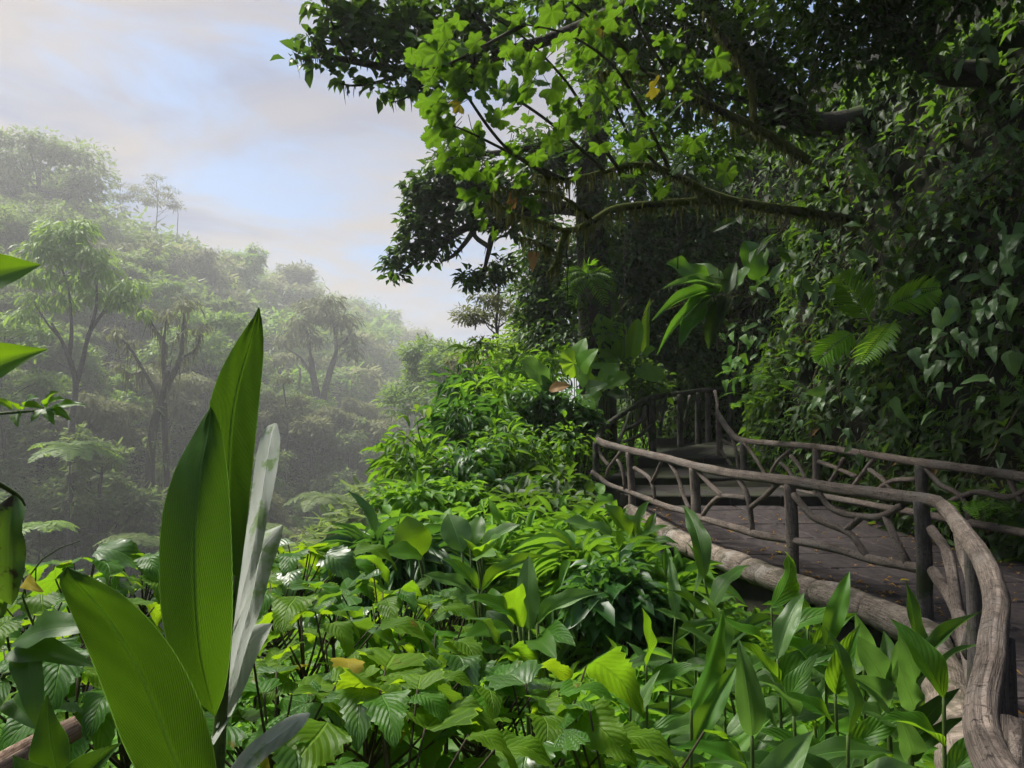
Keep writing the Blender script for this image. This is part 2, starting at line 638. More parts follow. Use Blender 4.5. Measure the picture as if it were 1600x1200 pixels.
M_SOIL = ground_mat("soil", [(0.010, 0.009, 0.006), (0.010, 0.017, 0.004), (0.016, 0.017, 0.008)], [1.6, 5.0], 0.95, 0.25, 0.02)
M_SLAB = ground_mat("slab", [(0.034, 0.027, 0.029), (0.022, 0.018, 0.020), (0.054, 0.044, 0.042)], [3.0, 11.0], 0.8, 0.35, 0.012)
M_STEP = ground_mat("step", [(0.036, 0.030, 0.030), (0.022, 0.019, 0.019), (0.030, 0.034, 0.017)], [3.0, 2.0], 0.85, 0.4, 0.015)
M_RAIL = bark_mat("rail_bark", (0.050, 0.038, 0.031), (0.245, 0.198, 0.165), None, 0, 90.0, 0.8, 1.0, (0.18, 0.155, 0.135))
M_RAILD = bark_mat("rail_dark_bark", (0.04, 0.036, 0.034), (0.125, 0.11, 0.10), (0.03, 0.04, 0.016), 0.45, 120.0, 0.8, 0.8)  # darker tone of the rail bark, with green moss patches
M_KERB = bark_mat("kerb_bark", (0.10, 0.078, 0.062), (0.32, 0.265, 0.21), (0.09, 0.08, 0.055), 0.12, 80.0, 0.8, 0.9, (0.30, 0.27, 0.235))
M_BARK = bark_mat("bark", (0.02, 0.017, 0.013), (0.085, 0.07, 0.055), (0.04, 0.06, 0.014), 0.35, 40.0)
M_MOSSBARK = bark_mat("mossy_bark", (0.025, 0.02, 0.014), (0.07, 0.06, 0.04), (0.085, 0.105, 0.02), 1.0, 60.0, 1.0, 1.0)
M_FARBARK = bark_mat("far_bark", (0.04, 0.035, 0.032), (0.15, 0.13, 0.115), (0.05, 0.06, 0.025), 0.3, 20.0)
M_STEM = bark_mat("green_stem", (0.035, 0.06, 0.012), (0.09, 0.15, 0.03), None, 0, 50.0, 0.5, 0.2)
M_TWIG = bark_mat("twig", (0.025, 0.022, 0.012), (0.07, 0.06, 0.03), None, 0, 50.0, 0.8, 0.3)

M_GINGER = leaf_mat("ginger_leaf", (0.035, 0.10, 0.010), (0.06, 0.155, 0.015), (0.115, 0.25, 0.008), 0.48, 0.46, 0.35, 1.0, 34, ((0.16, 0.22, 0.03), 55.0, 0.70), 0.0, None, 1.6, 0.6, 0.45, 0.8, 0.9)
M_GINGERP = leaf_mat("ginger_leaf_shiny", (0.06, 0.14, 0.022), (0.11, 0.22, 0.04), (0.22, 0.46, 0.06), 0.34, 0.40, 0.5, 0.55, 30, None, 0.08, None, 1.4, 0.5, 0.5, 0.4)
M_BROAD = leaf_mat("broad_leaf", (0.030, 0.105, 0.008), (0.085, 0.22, 0.015), (0.28, 0.54, 0.015), 0.52, 0.46, 0.28, 0.60, 9, ((0.20, 0.15, 0.03), 17.0, 0.66), 0.05, None, 1.0, 0.8, 0.7, 0.5, 1.6)
M_LIME = leaf_mat("lime_leaf", (0.04, 0.12, 0.010), (0.08, 0.19, 0.015), (0.17, 0.34, 0.015), 0.50, 0.45, 0.45, 0.22, 7, None, 0.0, None, 1.5, 0.10, 0.15)
M_PADDLE = leaf_mat("paddle_leaf", (0.035, 0.13, 0.02), (0.08, 0.24, 0.035), (0.22, 0.50, 0.03), 0.45, 0.32, 0.7, 0.14, 40, None, 0.2, None, 0.5, 0.12, 0.4)
M_SHRUB = leaf_mat("shrub_leaf", (0.035, 0.11, 0.010), (0.11, 0.24, 0.016), (0.25, 0.5, 0.02), 0.45, 0.52, 0.35, 0.0)
M_COVER = leaf_mat("ground_cover_leaf", (0.040, 0.135, 0.008), (0.13, 0.30, 0.015), (0.28, 0.55, 0.03), 0.42, 0.55, 0.30, 0.0)
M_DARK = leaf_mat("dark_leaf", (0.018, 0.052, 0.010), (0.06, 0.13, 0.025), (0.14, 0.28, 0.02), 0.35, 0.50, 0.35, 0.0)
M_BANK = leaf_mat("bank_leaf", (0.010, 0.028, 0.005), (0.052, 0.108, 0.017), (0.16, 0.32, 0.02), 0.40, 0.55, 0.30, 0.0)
M_VINE = leaf_mat("creeper_leaf", (0.06, 0.14, 0.035), (0.15, 0.27, 0.075), (0.20, 0.38, 0.05), 0.36, 0.45, 0.5, 0.25, 8, None, 0.08, None, 1.0, 0.2, 0.4)
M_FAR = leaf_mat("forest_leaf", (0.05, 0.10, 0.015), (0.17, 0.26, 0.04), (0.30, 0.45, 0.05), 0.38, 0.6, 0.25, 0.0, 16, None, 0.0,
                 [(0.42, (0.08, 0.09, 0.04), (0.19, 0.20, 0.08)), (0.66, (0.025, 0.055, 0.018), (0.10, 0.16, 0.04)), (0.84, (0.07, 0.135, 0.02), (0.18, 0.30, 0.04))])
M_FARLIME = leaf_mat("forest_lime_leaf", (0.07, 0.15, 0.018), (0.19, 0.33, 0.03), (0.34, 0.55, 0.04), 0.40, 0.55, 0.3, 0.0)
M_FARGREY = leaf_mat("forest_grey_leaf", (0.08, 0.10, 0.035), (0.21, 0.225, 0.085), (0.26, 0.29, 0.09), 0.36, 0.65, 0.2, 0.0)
M_MOSS = leaf_mat("hanging_moss", (0.06, 0.065, 0.018), (0.14, 0.145, 0.045), (0.18, 0.20, 0.05), 0.35, 0.95, 0.05, 0.0)
M_DRY = leaf_mat("dry_leaf", (0.22, 0.12, 0.04), (0.42, 0.24, 0.06), (0.45, 0.25, 0.05), 0.35, 0.6, 0.3, 0.2, 9)
M_YELLOW = leaf_mat("yellow_leaf", (0.34, 0.28, 0.02), (0.50, 0.40, 0.03), (0.6, 0.5, 0.03), 0.45, 0.5, 0.3, 0.15, 7)
M_WILT = leaf_mat("wilted_leaf", (0.03, 0.09, 0.01), (0.07, 0.16, 0.02), (0.16, 0.30, 0.02), 0.40, 0.45, 0.4, 0.2, 30, ((0.03, 0.02, 0.01), 22.0, 0.50))
M_PALE_SHEEN = leaf_mat("pale_painted_sheen_leaf", (0.30, 0.37, 0.26), (0.80, 0.81, 0.76), (0.60, 0.66, 0.50), 0.45, 0.50, 0.35, 0.5, 22, ((0.26, 0.38, 0.15), 16.0, 0.56), 0.0, None, 2.0, 0.6, 0.8)  # pale waxy leaf, with sky reflection painted into its whitish colour
M_GLOW = leaf_mat("backlit_leaf", (0.05, 0.14, 0.010), (0.08, 0.19, 0.015), (0.30, 0.55, 0.012), 0.55, 0.42, 0.45, 0.12, 60, None, 0.0, None, 1.2, 0.10, 0.3)  # ginger leaf with backlit glow painted in as stronger transmitted green
M_DEEP = leaf_mat("deep_green_leaf", (0.02, 0.075, 0.015), (0.06, 0.16, 0.03), (0.13, 0.32, 0.03), 0.38, 0.42, 0.45, 0.0)
M_BROAD2 = leaf_mat("broad_leaf_yellowish", (0.065, 0.15, 0.006), (0.14, 0.26, 0.010), (0.36, 0.58, 0.012), 0.55, 0.48, 0.25, 0.55, 9, ((0.24, 0.17, 0.03), 15.0, 0.64), 0.0, None, 1.0, 0.8, 0.7, 0.5, 1.5)
M_BROAD3 = leaf_mat("broad_leaf_sheen", (0.035, 0.10, 0.012), (0.08, 0.18, 0.025), (0.22, 0.42, 0.02), 0.40, 0.36, 0.6, 0.45, 9, None, 0.1, None, 1.0, 0.8, 0.6, 0.3, 1.4)
M_BANANA = leaf_mat("bright_banana_leaf", (0.09, 0.24, 0.012), (0.17, 0.38, 0.02), (0.48, 0.80, 0.03), 0.55, 0.42, 0.4, 0.3, 40, None, 0.0, None, 0.6, 0.25, 0.4, 0.3)  # extra brightness painted in, offsetting canopy shade on banana and palm leaves


# ------------------------------------------------------------------ plan of the place (x, y, z of the edge)
LEFT = [(0.9, -2.5, 0), (0.66, -1.0, 0), (0.58, 0.3, 0), (0.80, 1.33, 0), (1.27, 2.0, 0), (1.73, 2.67, 0), (2.15, 3.43, 0), (2.67, 4.5, 0), (3.12, 5.5, 0), (3.29, 6.06, 0),
        (3.18, 6.9, 0), (2.87, 7.7, 0), (2.62, 8.8, 0), (2.40, 9.75, 0), (2.12, 10.9, 0.14), (1.86, 11.8, 0.27), (1.42, 12.6, 0.42), (1.50, 13.2, 0.52), (1.90, 14.0, 0.66),
        (2.82, 15.5, 0.92), (3.7, 17.2, 1.03), (4.9, 18.6, 1.10), (5.9, 18.9, 1.10)]
RIGHT = [(5.25, -2.5, 0), (5.35, 2.0, 0), (5.45, 5.0, 0), (5.45, 8.0, 0), (5.22, 9.8, 0.02), (4.95, 11.0, 0.10), (4.81, 12.0, 0.18), (4.45, 13.4, 0.45), (4.10, 15.0, 0.72), (4.9, 16.8, 1.0), (5.9, 18.2, 1.10)]
FAR = 3.0                                        # the far side of the valley lies this much farther than a first guess
BANK = [(x + 0.5, y, z) for x, y, z in RIGHT[:6]] + [(5.35, 12.2, 0.2), (4.95, 13.5, 0.4), (4.65, 14.8, 0.7), (5.05, 15.8, 0.9), (5.9, 16.7, 1.0), (6.3, 18.2, 1.1), (5.7, 19.6, 1.1), (4.5, 20.8, 1.2), (3.4, 22.2, 1.3), (2.6, 24.5, 1.4), (2.4, 28, 1.5), (3.2, 38, 1.0), (10, 70, 0), (50, 198, -2), (108, 360, -4), (216, 720, -5), (500, 1700, -5)]
EDGE = [(-60, -30, 0), (-30, -6, 0), (-12, 3.2, 0), (-4.6, 5.4, 0), (-2.2, 6.8, 0), (-1.7, 9.0, 0), (-1.8, 11.0, 0), (-1.5, 13.0, 0), (-0.5, 15.5, 0), (0.4, 18.5, 0), (0.6, 24, 0), (1.2, 38, 0), (8, 70, 0), (47, 198, 0), (104, 360, 0), (212, 720, 0), (490, 1700, 0)]
L_FAR = [p for p in LEFT if 6.0 < p[1] <= 12.6]
L_UP = [p for p in LEFT if p[1] >= 12.5]


def height(x, y):
    x, y = np.asarray(x, float), np.asarray(y, float)
    dl, sl, zl = poly_dist(x, y, LEFT)
    db, sb, zb = poly_dist(x, y, BANK)
    de, se, _ = poly_dist(x, y, EDGE)
    s = dl * sl                                   # + on the valley side of the railing
    e = de * se                                   # + beyond the brink
    b = -db * sb                                  # + into the bank
    near = zl - 0.50 - 0.085 * np.clip(s, 0, 12) + 0.22 * vnoise(x, y, 1.3)
    near = near + np.clip((y - 13) * 0.09, 0, 0.8)
    near = np.where(s < 0, zl - 0.18, near)
    fall = np.clip(e, 0, None)
    hr = near - 0.95 * fall + 0.10 * np.clip(fall - 8, 0, 30)
    bb = np.clip(b - 0.15, 0, None)
    rise = np.where(bb < 1.7, 4.2 * bb, 7.14 + 0.8 * (bb - 1.7))
    rise = rise + np.clip(bb, 0, 1) * (0.9 * vnoise(x, y + 3.0 * x, 1.1) + 1.4 * vnoise(x + 50, y, 2.6))
    hr = np.where(b > 0, zb - 0.06 + rise, hr)
    hr = np.where((b > 0) & (rise > 30), 30 + 0 * rise, hr)
    u, v = x / FAR, y / FAR
    xv = -8 + 0.19 * (v - 45)
    t = xv - u
    hl = -13 + 0.70 * t + 1.6 * vnoise(u, v, 11) + 3.0 * vnoise(u, v, 31)
    top = 26.0 + 3.0 * vnoise(u + 9, v, 40) - 0.02 * np.clip(t - 56, 0, 300)
    k = 4.0
    hl = -k * np.log(np.exp(-np.clip(hl, -60, 200) / k) + np.exp(-top / k))
    hl = 1.56 + FAR * (hl - 1.56)
    return np.where(hl > hr, hl, np.maximum(hr, -44 + 0.6 * vnoise(x, y, 5)))


def graded(lo, hi, a, b, step, growth=1.09):
    v = list(np.arange(a, b + 1e-6, step))
    s = step
    while v[-1] < hi:
        s *= growth
        v.append(v[-1] + s)
    s = step
    w = []
    x = a
    while x > lo:
        s *= growth
        x -= s
        w.append(x)
    return np.array(w[::-1] + v)


gx = graded(-1100, 1100, -6, 12, 0.2)
gy = graded(-120, 2300, -2, 27, 0.2)
X, Y = np.meshgrid(gx, gy)
Z = height(X, Y)
nx, ny = len(gx), len(gy)
i = np.arange(ny - 1)[:, None] * nx
j = np.arange(nx - 1)[None, :]
F = np.stack([i + j, i + j + 1, i + nx + j + 1, i + nx + j], -1).reshape(-1, 4)
terrain = part("terrain", make_mesh("terrain", np.stack([X, Y, Z], -1).reshape(-1, 3), F, None, None, M_SOIL), kind="structure")


# ------------------------------------------------------------------ path: slabs on a bed
def surf_z(d):
    return float(np.interp(d, [-5, 9.75, 11.9], [0, 0, 0.27]))


def edge_x(poly, y, lo=-2.5):
    ys = [p[1] for p in poly if p[1] <= 12.6]
    xs = [p[0] for p in poly if p[1] <= 12.6]
    return float(np.interp(y, ys, xs))


bed = Geo()
yy = np.linspace(-2.4, 11.95, 60)
Vb = []
for y in yy:
    a, b = edge_x(LEFT, y) + 0.02, edge_x(RIGHT, y) + 0.35
    z = surf_z(y) - 0.035
    Vb += [(a, y, z), (b, y, z), (a, y, z - 0.25), (b, y, z - 0.25)]
k = np.arange(59)[:, None] * 4
bed.add(Vb, (k + np.array([[0, 1, 5, 4]])).reshape(-1, 4))
bed.add(Vb, (k + np.array([[2, 0, 4, 6]])).reshape(-1, 4))
path = part("path", bed.mesh("path", M_SOIL, smooth_=False), kind="structure")


def chip_box(corners, h, g, jit=0.0, bev=0.012):
    """a slab with a chamfered, slightly uneven top from four top corners"""
    c = np.asarray(corners, float)
    m = c.mean(0)
    inn = c + (m - c) / np.linalg.norm(m - c, axis=1)[:, None] * bev * 1.5
    inn[:, 2] += g.uniform(-jit, jit, 4)
    low = c.copy(); low[:, 2] -= bev
    bot = c.copy(); bot[:, 2] -= h
    V = np.vstack([inn, low, bot])
    F = [[0, 1, 2, 3]]
    for q in range(4):
        n = (q + 1) % 4
        F += [[4 + q, 4 + n, n, q], [8 + q, 8 + n, 4 + n, 4 + q]]
    return V, np.array(F)


g = np.random.default_rng(3)
rows = [-2.3]
while rows[-1] < 11.8:
    rows.append(min(11.88, rows[-1] + g.uniform(0.62, 0.95)))
for y0, y1 in zip(rows[:-1], rows[1:]):
    ncol = int(g.integers(3, 5))
    cuts = np.r_[0, np.sort(np.linspace(0, 1, ncol + 1)[1:-1] + g.uniform(-0.05, 0.05, ncol - 1)), 1]
    for f0, f1 in zip(cuts[:-1], cuts[1:]):
        cs = []
        for (yq, f) in ((y0, f0), (y0, f1), (y1, f1), (y1, f0)):
            a, b = edge_x(LEFT, yq) + 0.03, edge_x(RIGHT, yq) + 0.30
            skew = 0.25 * (f - 0.5)
            cs.append((a + (b - a) * f, yq + skew, surf_z(yq) + g.uniform(-0.004, 0.004)))
        c = np.array(cs)
        m = c.mean(0)
        c = m + (c - m) * (1 - 0.016 / np.linalg.norm(c - m, axis=1)[:, None])
        part("slab", make_mesh("slab", *chip_box(c, 0.05, g, 0.003), None, None, M_SLAB, False), path)

# leaf litter and dirt that lies along the edges of the path
gt = np.random.default_rng(9)
n = 420
ly = gt.uniform(3.0, 11.7, n)
ed = gt.random(n) ** 2.2 * 0.5 * np.where(gt.random(n) < 0.5, 1, -1)
la = np.array([edge_x(LEFT, y) + 0.12 for y in ly]); lb = np.array([edge_x(RIGHT, y) + 0.15 for y in ly])
lx = np.where(ed > 0, la + (lb - la) * ed, lb + (lb - la) * ed)
lz = np.array([surf_z(y) for y in ly]) + 0.008
LIT = Geo()
az = gt.uniform(0, 6.28, n)
scatter(LIT, blade(2, 2, lambda t: [0.1, 1.0, 0.05][int(round(t * 2))], 0.3, 0.15), np.c_[lx, ly, lz], np.c_[np.cos(az), np.sin(az), 0.05 + 0 * az], np.array([0, 0, 1.0]) + 0.2 * rand_dirs(n, gt), gt.uniform(0.03, 0.09, n), gt.uniform(0.015, 0.045, n), gt.random(n))
part("leaf_litter", LIT.mesh("leaf_litter", M_DRY), kind="stuff")

# steps up to the landing
steps = part("steps", make_mesh("steps", *chip_box([(1.3, 18.9, 0.2), (6.6, 18.9, 0.2), (5.2, 11.9, 0.0), (1.9, 11.9, 0.0)][::-1], 0.4, g), None, None, M_SOIL, False), kind="structure")
PROF = [(11.9, 13.35, 0.42, 0.467), (13.3, 14.85, 0.60, 0.68), (14.8, 18.9, 0.87, 1.12)]
for y0, y1, z0, z1 in PROF:
    n = 4 if y1 < 17 else 5
    xl0, xr0 = {11.9: (1.84, 5.0), 13.3: (1.62, 4.75), 14.8: (2.45, 4.6)}[y0]
    xl1, xr1 = {11.9: (1.6, 4.7), 13.3: (2.4, 4.5), 14.8: (5.1, 6.6)}[y0]
    cu = np.linspace(0, 1, n + 1)
    for f0, f1 in zip(cu[:-1], cu[1:]):
        gp = 0.006
        cs = [(xl0 + (xr0 - xl0) * f0 + gp, y0, z0), (xl0 + (xr0 - xl0) * f1 - gp, y0, z0), (xl1 + (xr1 - xl1) * f1 - gp, y1, z1), (xl1 + (xr1 - xl1) * f0 + gp, y1, z1)]
        part("tread", make_mesh("tread", *chip_box(cs, 0.22, g, 0.004, 0.02), None, None, M_STEP, False), steps)

# ------------------------------------------------------------------ kerb log at the brink of the path
kerb = thing("kerb_log", "pale cracked concrete log edging the path below the railing", "kerb", (3.29, 6.06, 0.0))
KP = [(0.62, 0.3, -0.10), (0.78, 1.33, -0.10), (1.22, 2.05, -0.10), (1.66, 2.75, -0.10), (2.08, 3.5, -0.10), (2.60, 4.55, -0.10), (3.02, 5.5, -0.10), (3.20, 6.1, -0.09), (3.10, 6.9, -0.08), (2.80, 7.7, -0.07),
      (2.55, 8.8, -0.06), (2.33, 9.75, -0.05), (2.05, 10.9, 0.06), (1.80, 11.75, 0.18)]
D = spline(KP, 240)
cut = [0]
while cut[-1] < 239:
    cut.append(min(239, cut[-1] + int(g.integers(7, 17))))
for q, (a, b) in enumerate(zip(cut[:-1], cut[1:])):
    seg = D[a:b + 1]
    r = 0.13 + 0.012 * np.sin(np.linspace(0, math.pi, len(seg))) + g.uniform(-0.008, 0.008)
    r[0] *= 0.93; r[-1] *= 0.93
    V, F, U = tube(seg, r, 14, None, 0.05, 0.03, 100 + q)
    part("log_segment", Geo().add(V, F, U).mesh("log_segment", M_KERB), kerb)

# ------------------------------------------------------------------ railings of branch-shaped concrete
def limb(name, pts, rad, parent, mat, seed, seg=10, n=None, rough=0.07, ridge=0.06):
    pts = np.asarray(pts, float)
    L = np.linalg.norm(np.diff(pts, axis=0), axis=1).sum()
    n = n or int(max(6, L / 0.06))
    V, F, U = tube(pts, rad, seg, n, rough, ridge, seed)
    return part(name, Geo().add(V, F, U).mesh(name, mat), parent)


def px_limb(name, pix, curve, rad, parent, mat, seed, push=0.0):
    pts = np.array([on_curve(x, y, curve) for x, y in pix])
    if push:
        pts[:, 1] += push
    return limb(name, pts, rad, parent, mat, seed, 9)


def post(parent, x, y, z0, z1, r, mat, seed, lean=(0, 0)):
    m = (z0 + z1) / 2
    limb("post", [(x, y, z0), (x + lean[0] * .5 + 0.006, y, m), (x + lean[0], y + lean[1], z1)], [r * 1.12, r, r * 0.95], parent, mat, seed, 11)


valley_rail = thing("branch_railing", "weathered branch-shaped railing along the valley side of the path, with pale kerb", "railing", (3.29, 6.06, 0.0))
top = [on_curve(x, y, L_FAR) for x, y in ((934, 688), (948, 694), (985, 704), (1040, 716), (1085, 728), (1150, 741), (1232, 751), (1300, 762), (1370, 771), (1428, 781))]
corner = top[0]
near_top = [(3.30, 6.0, 0.945), (3.10, 5.45, 0.95), (2.64, 4.5, 0.955), (2.11, 3.43, 0.955), (1.69, 2.67, 0.945), (1.25, 2.0, 0.95), (0.84, 1.33, 0.95), (0.62, 0.3, 0.95), (0.68, -0.8, 0.95)]
D = np.array([*top[:-1], *near_top])
limb("top_rail", D, np.r_[np.full(len(top) - 1, 0.055), 0.050, 0.049, 0.046, 0.043, 0.039, 0.036, 0.034, 0.034, 0.034], valley_rail, M_RAIL, 1, 24, 300, 0.07, 0.035)
low = [on_curve(x, y, L_FAR) for x, y in ((925, 737), (949, 756), (981, 768), (1013, 780), (1040, 791), (1077, 801), (1101, 811), (1147, 824), (1187, 836), (1229, 843), (1305, 857), (1351, 871), (1393, 880), (1441, 889))]
limb("lower_rail", low, 0.042, valley_rail, M_RAIL, 2, 12, 110, 0.07, 0.06)
POSTS = [(985, 706, 812), (1086, 730, 850), (1236, 756, 906), (1441, 784, 966)]
for q, (x, y0, y1) in enumerate(POSTS):
    a, b = on_curve(x - 2, y0, L_FAR), on_curve(x + 3, y1, L_FAR)
    limb("post", [b - (0, 0, 0.12), (a + b) / 2 + (0.01, 0, 0), a], [0.075 if q == 3 else 0.062, 0.060, 0.058], valley_rail, M_RAILD if q == 3 else M_RAIL, 20 + q, 12)
STRUTS = [
    [(936, 697), (939, 712), (952, 729)], [(971, 705), (952, 731), (947, 746)], [(965, 718), (973, 736), (977, 764)],
    [(991, 731), (1011, 744), (1019, 757), (1024, 783)], [(1034, 720), (1025, 741), (1018, 754)], [(1045, 722), (1059, 744), (1067, 771), (1078, 798)],
    [(1089, 735), (1107, 755), (1129, 776)], [(1097, 807), (1107, 792), (1123, 777), (1140, 775), (1166, 778)], [(1150, 743), (1164, 765), (1171, 789), (1176, 830)], [(1213, 758), (1195, 776), (1173, 793)],
    [(1240, 772), (1257, 793), (1273, 809), (1319, 828), (1335, 841), (1355, 870)], [(1279, 768), (1295, 791), (1319, 803), (1351, 807), (1377, 807), (1409, 790)], [(1321, 829), (1345, 808)], [(1384, 808), (1401, 847), (1418, 882)]]
for q, s in enumerate(STRUTS):
    px_limb("brace", s, L_FAR, 0.034 if q in (8, 10, 13) else 0.029, valley_rail, M_RAIL, 40 + q)
# the run that comes towards the bend near the viewer
near_line = lambda y: float(np.interp(y, [p[1] for p in LEFT[:10]], [p[0] for p in LEFT[:10]]))
limb("brace", [(3.28, 5.95, 0.72), (3.17, 5.55, 0.60), (3.02, 5.2, 0.36), (2.95, 5.0, 0.02)], 0.04, valley_rail, M_RAIL, 60)
limb("brace", [(3.28, 5.95, 0.40), (3.06, 5.3, 0.30), (2.78, 4.7, 0.20), (2.5, 4.15, 0.12), (2.42, 4.0, -0.04)], 0.045, valley_rail, M_RAIL, 61)
limb("brace", [(2.86, 4.88, 0.93), (2.74, 4.62, 0.76), (2.62, 4.35, 0.66), (2.52, 4.15, 0.42)], 0.04, valley_rail, M_RAIL, 62)
limb("brace", [(2.50, 4.12, 0.45), (2.62, 4.38, 0.25)], [0.05, 0.055], valley_rail, M_RAILD, 63)
for q, y in enumerate((3.9, 2.25)):
    post(valley_rail, near_line(y) - 0.02, y, -0.1, 0.93, 0.045, M_RAILD, 66 + q)
limb("brace", [(1.42, 2.2, 0.70), (1.24, 1.93, 0.45), (1.13, 1.75, 0.40)], [0.045, 0.045, 0.05], valley_rail, M_RAIL, 72)

stair_rail = thing("stair_railing", "dark mossy branch railing curving up beside the steps to the landing", "railing", (2.8, 15.4, 0.9))
up = [corner, *[on_curve(x, y, L_UP) for x, y in ((941, 671), (962, 654), (990, 636), (1018, 622), (1062, 615))], at(1117, 608.5, 18.4), at(1150, 613, 18.8)]
limb("top_rail", up, [0.055, 0.055, 0.052, 0.055, 0.058, 0.058, 0.055, 0.05], stair_rail, M_RAILD, 80, 12, 120)
for q, (x, y0, y1, d) in enumerate(((931, 690, 742, 12.6), (1019, 624, 706, 15.4), (1062, 617, 692, 17.0), (1090, 614, 690, 17.8), (1106, 612, 690, 18.3), (1140, 614, 690, 18.7))):
    a, b = at(x, y0, d), at(x + 1, y1 + 6, d)
    limb("post", [b, (a + b) / 2, a], [0.075, 0.07, 0.06] if q else [0.06, 0.055, 0.055], stair_rail, M_RAILD, 84 + q, 10)
for q, s in enumerate(([(984, 645), (976, 668), (966, 693)], [(1008, 636), (1003, 655), (985, 668), (973, 672)], [(975, 690), (998, 681), (1019, 664)], [(1040, 622), (1035, 650), (1030, 680)], [(1078, 618), (1072, 645), (1066, 668)])):
    pts = [at(x, y, d) for (x, y), d in zip(s, np.linspace(*( (14.2, 13.6), (15.0, 14.2), (14.2, 15.3), (16.2, 15.8), (17.4, 17.0))[q], len(s)))]
    limb("brace", pts, 0.034, stair_rail, M_RAILD, 92 + q, 8)

bank_rail = thing("branch_railing", "branch-shaped railing along the foot of the dark bank", "railing", (4.9, 11.5, 0.1))
RR = [(4.18, 15.1, 0), (4.30, 14.0, 0), (4.55, 13.2, 0), (4.81, 12.0, 0), (5.10, 10.7, 0), (5.22, 9.8, 0), (5.36, 8.8, 0), (5.42, 7.6, 0), (5.42, 5.0, 0)]
tp = [at(1117, 611, 15.6), *[on_curve(x, y, RR) for x, y in ((1121, 645), (1138, 671), (1157, 687), (1200, 692), (1275, 698), (1360, 710), (1435, 722), (1520, 733), (1600, 745), (1680, 757))]]
tp += [(5.44, 5.5, 1.0), (5.4, 2.0, 1.0)]
limb("top_rail", tp[1:], [0.052] * 6 + [0.056] * (len(tp) - 7), bank_rail, M_RAIL, 110, 14, 170, 0.05, 0.05)
limb("lower_rail", [on_curve(x, y, RR) for x, y in ((1160, 744), (1200, 757), (1244, 768), (1289, 776), (1340, 785), (1383, 793), (1431, 801), (1487, 812), (1553, 824), (1600, 833), (1690, 850))], 0.045, bank_rail, M_RAIL, 111, 12, 110, 0.07, 0.06)
limb("brace", [tp[0], (tp[0] + tp[1]) / 2 + (0.02, 0, 0), tp[1]], 0.035, bank_rail, M_RAIL, 112)
for q, (x, y0, y1) in enumerate(((1123, 648, 734), (1161, 690, 762), (1275, 701, 800), (1440, 727, 846), (1640, 752, 900))):
    a, b = on_curve(x, y0, RR), on_curve(x + 2, y1, RR)
    limb("post", [b - (0, 0, 0.1), (a + b) / 2, a], 0.062 if q != 3 else 0.07, bank_rail, M_RAILD if q in (3, 1) else M_RAIL, 115 + q, 11)
for q, s in enumerate(([(1128, 688), (1148, 697)], [(1124, 701), (1135, 716), (1150, 738)], [(1142, 678), (1150, 706), (1154, 738)], [(1164, 693), (1180, 716), (1199, 748)], [(1238, 700), (1214, 722), (1200, 748)], [(1219, 724), (1232, 735), (1245, 756)],
                       [(1236, 712), (1250, 730), (1263, 760)], [(1276, 720), (1308, 732), (1338, 745)], [(1318, 716), (1311, 732), (1294, 758)], [(1366, 716), (1348, 740), (1328, 766)], [(1358, 733), (1383, 753), (1402, 780)],
                       [(1365, 770), (1393, 752), (1432, 749)], [(1447, 731), (1468, 756), (1503, 777), (1514, 812)], [(1474, 788), (1511, 772), (1535, 769), (1575, 777), (1606, 764)], [(1575, 744), (1584, 765), (1596, 784)])):
    px_limb("brace", s, RR, 0.032, bank_rail, M_RAIL, 125 + q, 0.0)


# ------------------------------------------------------------------ trees
T_CARD = blade(2, 1, lambda t: [0.35, 1.0, 0.12][int(round(t * 2))], 0, 0.10)       # four triangles: a spray of small leaves seen from afar
T_CARD1 = blade(1, 1, lambda t: 0.9 if t < 0.5 else 0.45, 0, 0.0)
T_OVAL = blade(3, 2, P_OVAL, 0.3, 0.10)
T_OVAL2 = blade(2, 2, lambda t: [0.1, 1.0, 0.05][int(round(t * 2))], 0.3, 0.08)
T_LANCE = blade(4, 2, P_LANCE, 0.3, 0.10)
T_HEART = blade(2, 2, lambda t: [0.55, 0.95, 0.04][int(round(t * 2))], 0.25, 0.10)


def clump_leaves(geo, tpl, cen, rad, n, L, W, g, droop=0.3, shell=0.55, tint=(0.2, 0.9), flat=0.3):
    """n leaves through the volume of an ellipsoid clump, thicker towards its skin; the upper ones lie flatter"""
    d = rand_dirs(n, g)
    r = (shell + (1 - shell) * g.random(n)) * (0.85 + 0.3 * g.random(n))
    P = np.asarray(cen) + d * r[:, None] * np.asarray(rad)
    D = d * np.array([1, 1, 0.35]) + 0.55 * rand_dirs(n, g) - np.array([0, 0, droop])
    N = np.array([0, 0, 1.0]) * (1 - flat) + d * flat + 0.35 * rand_dirs(n, g)
    sz = np.exp(g.normal(0, 0.25, n))
    scatter(geo, tpl, P, D, N, L * sz, W * sz, g.uniform(*tint, n))


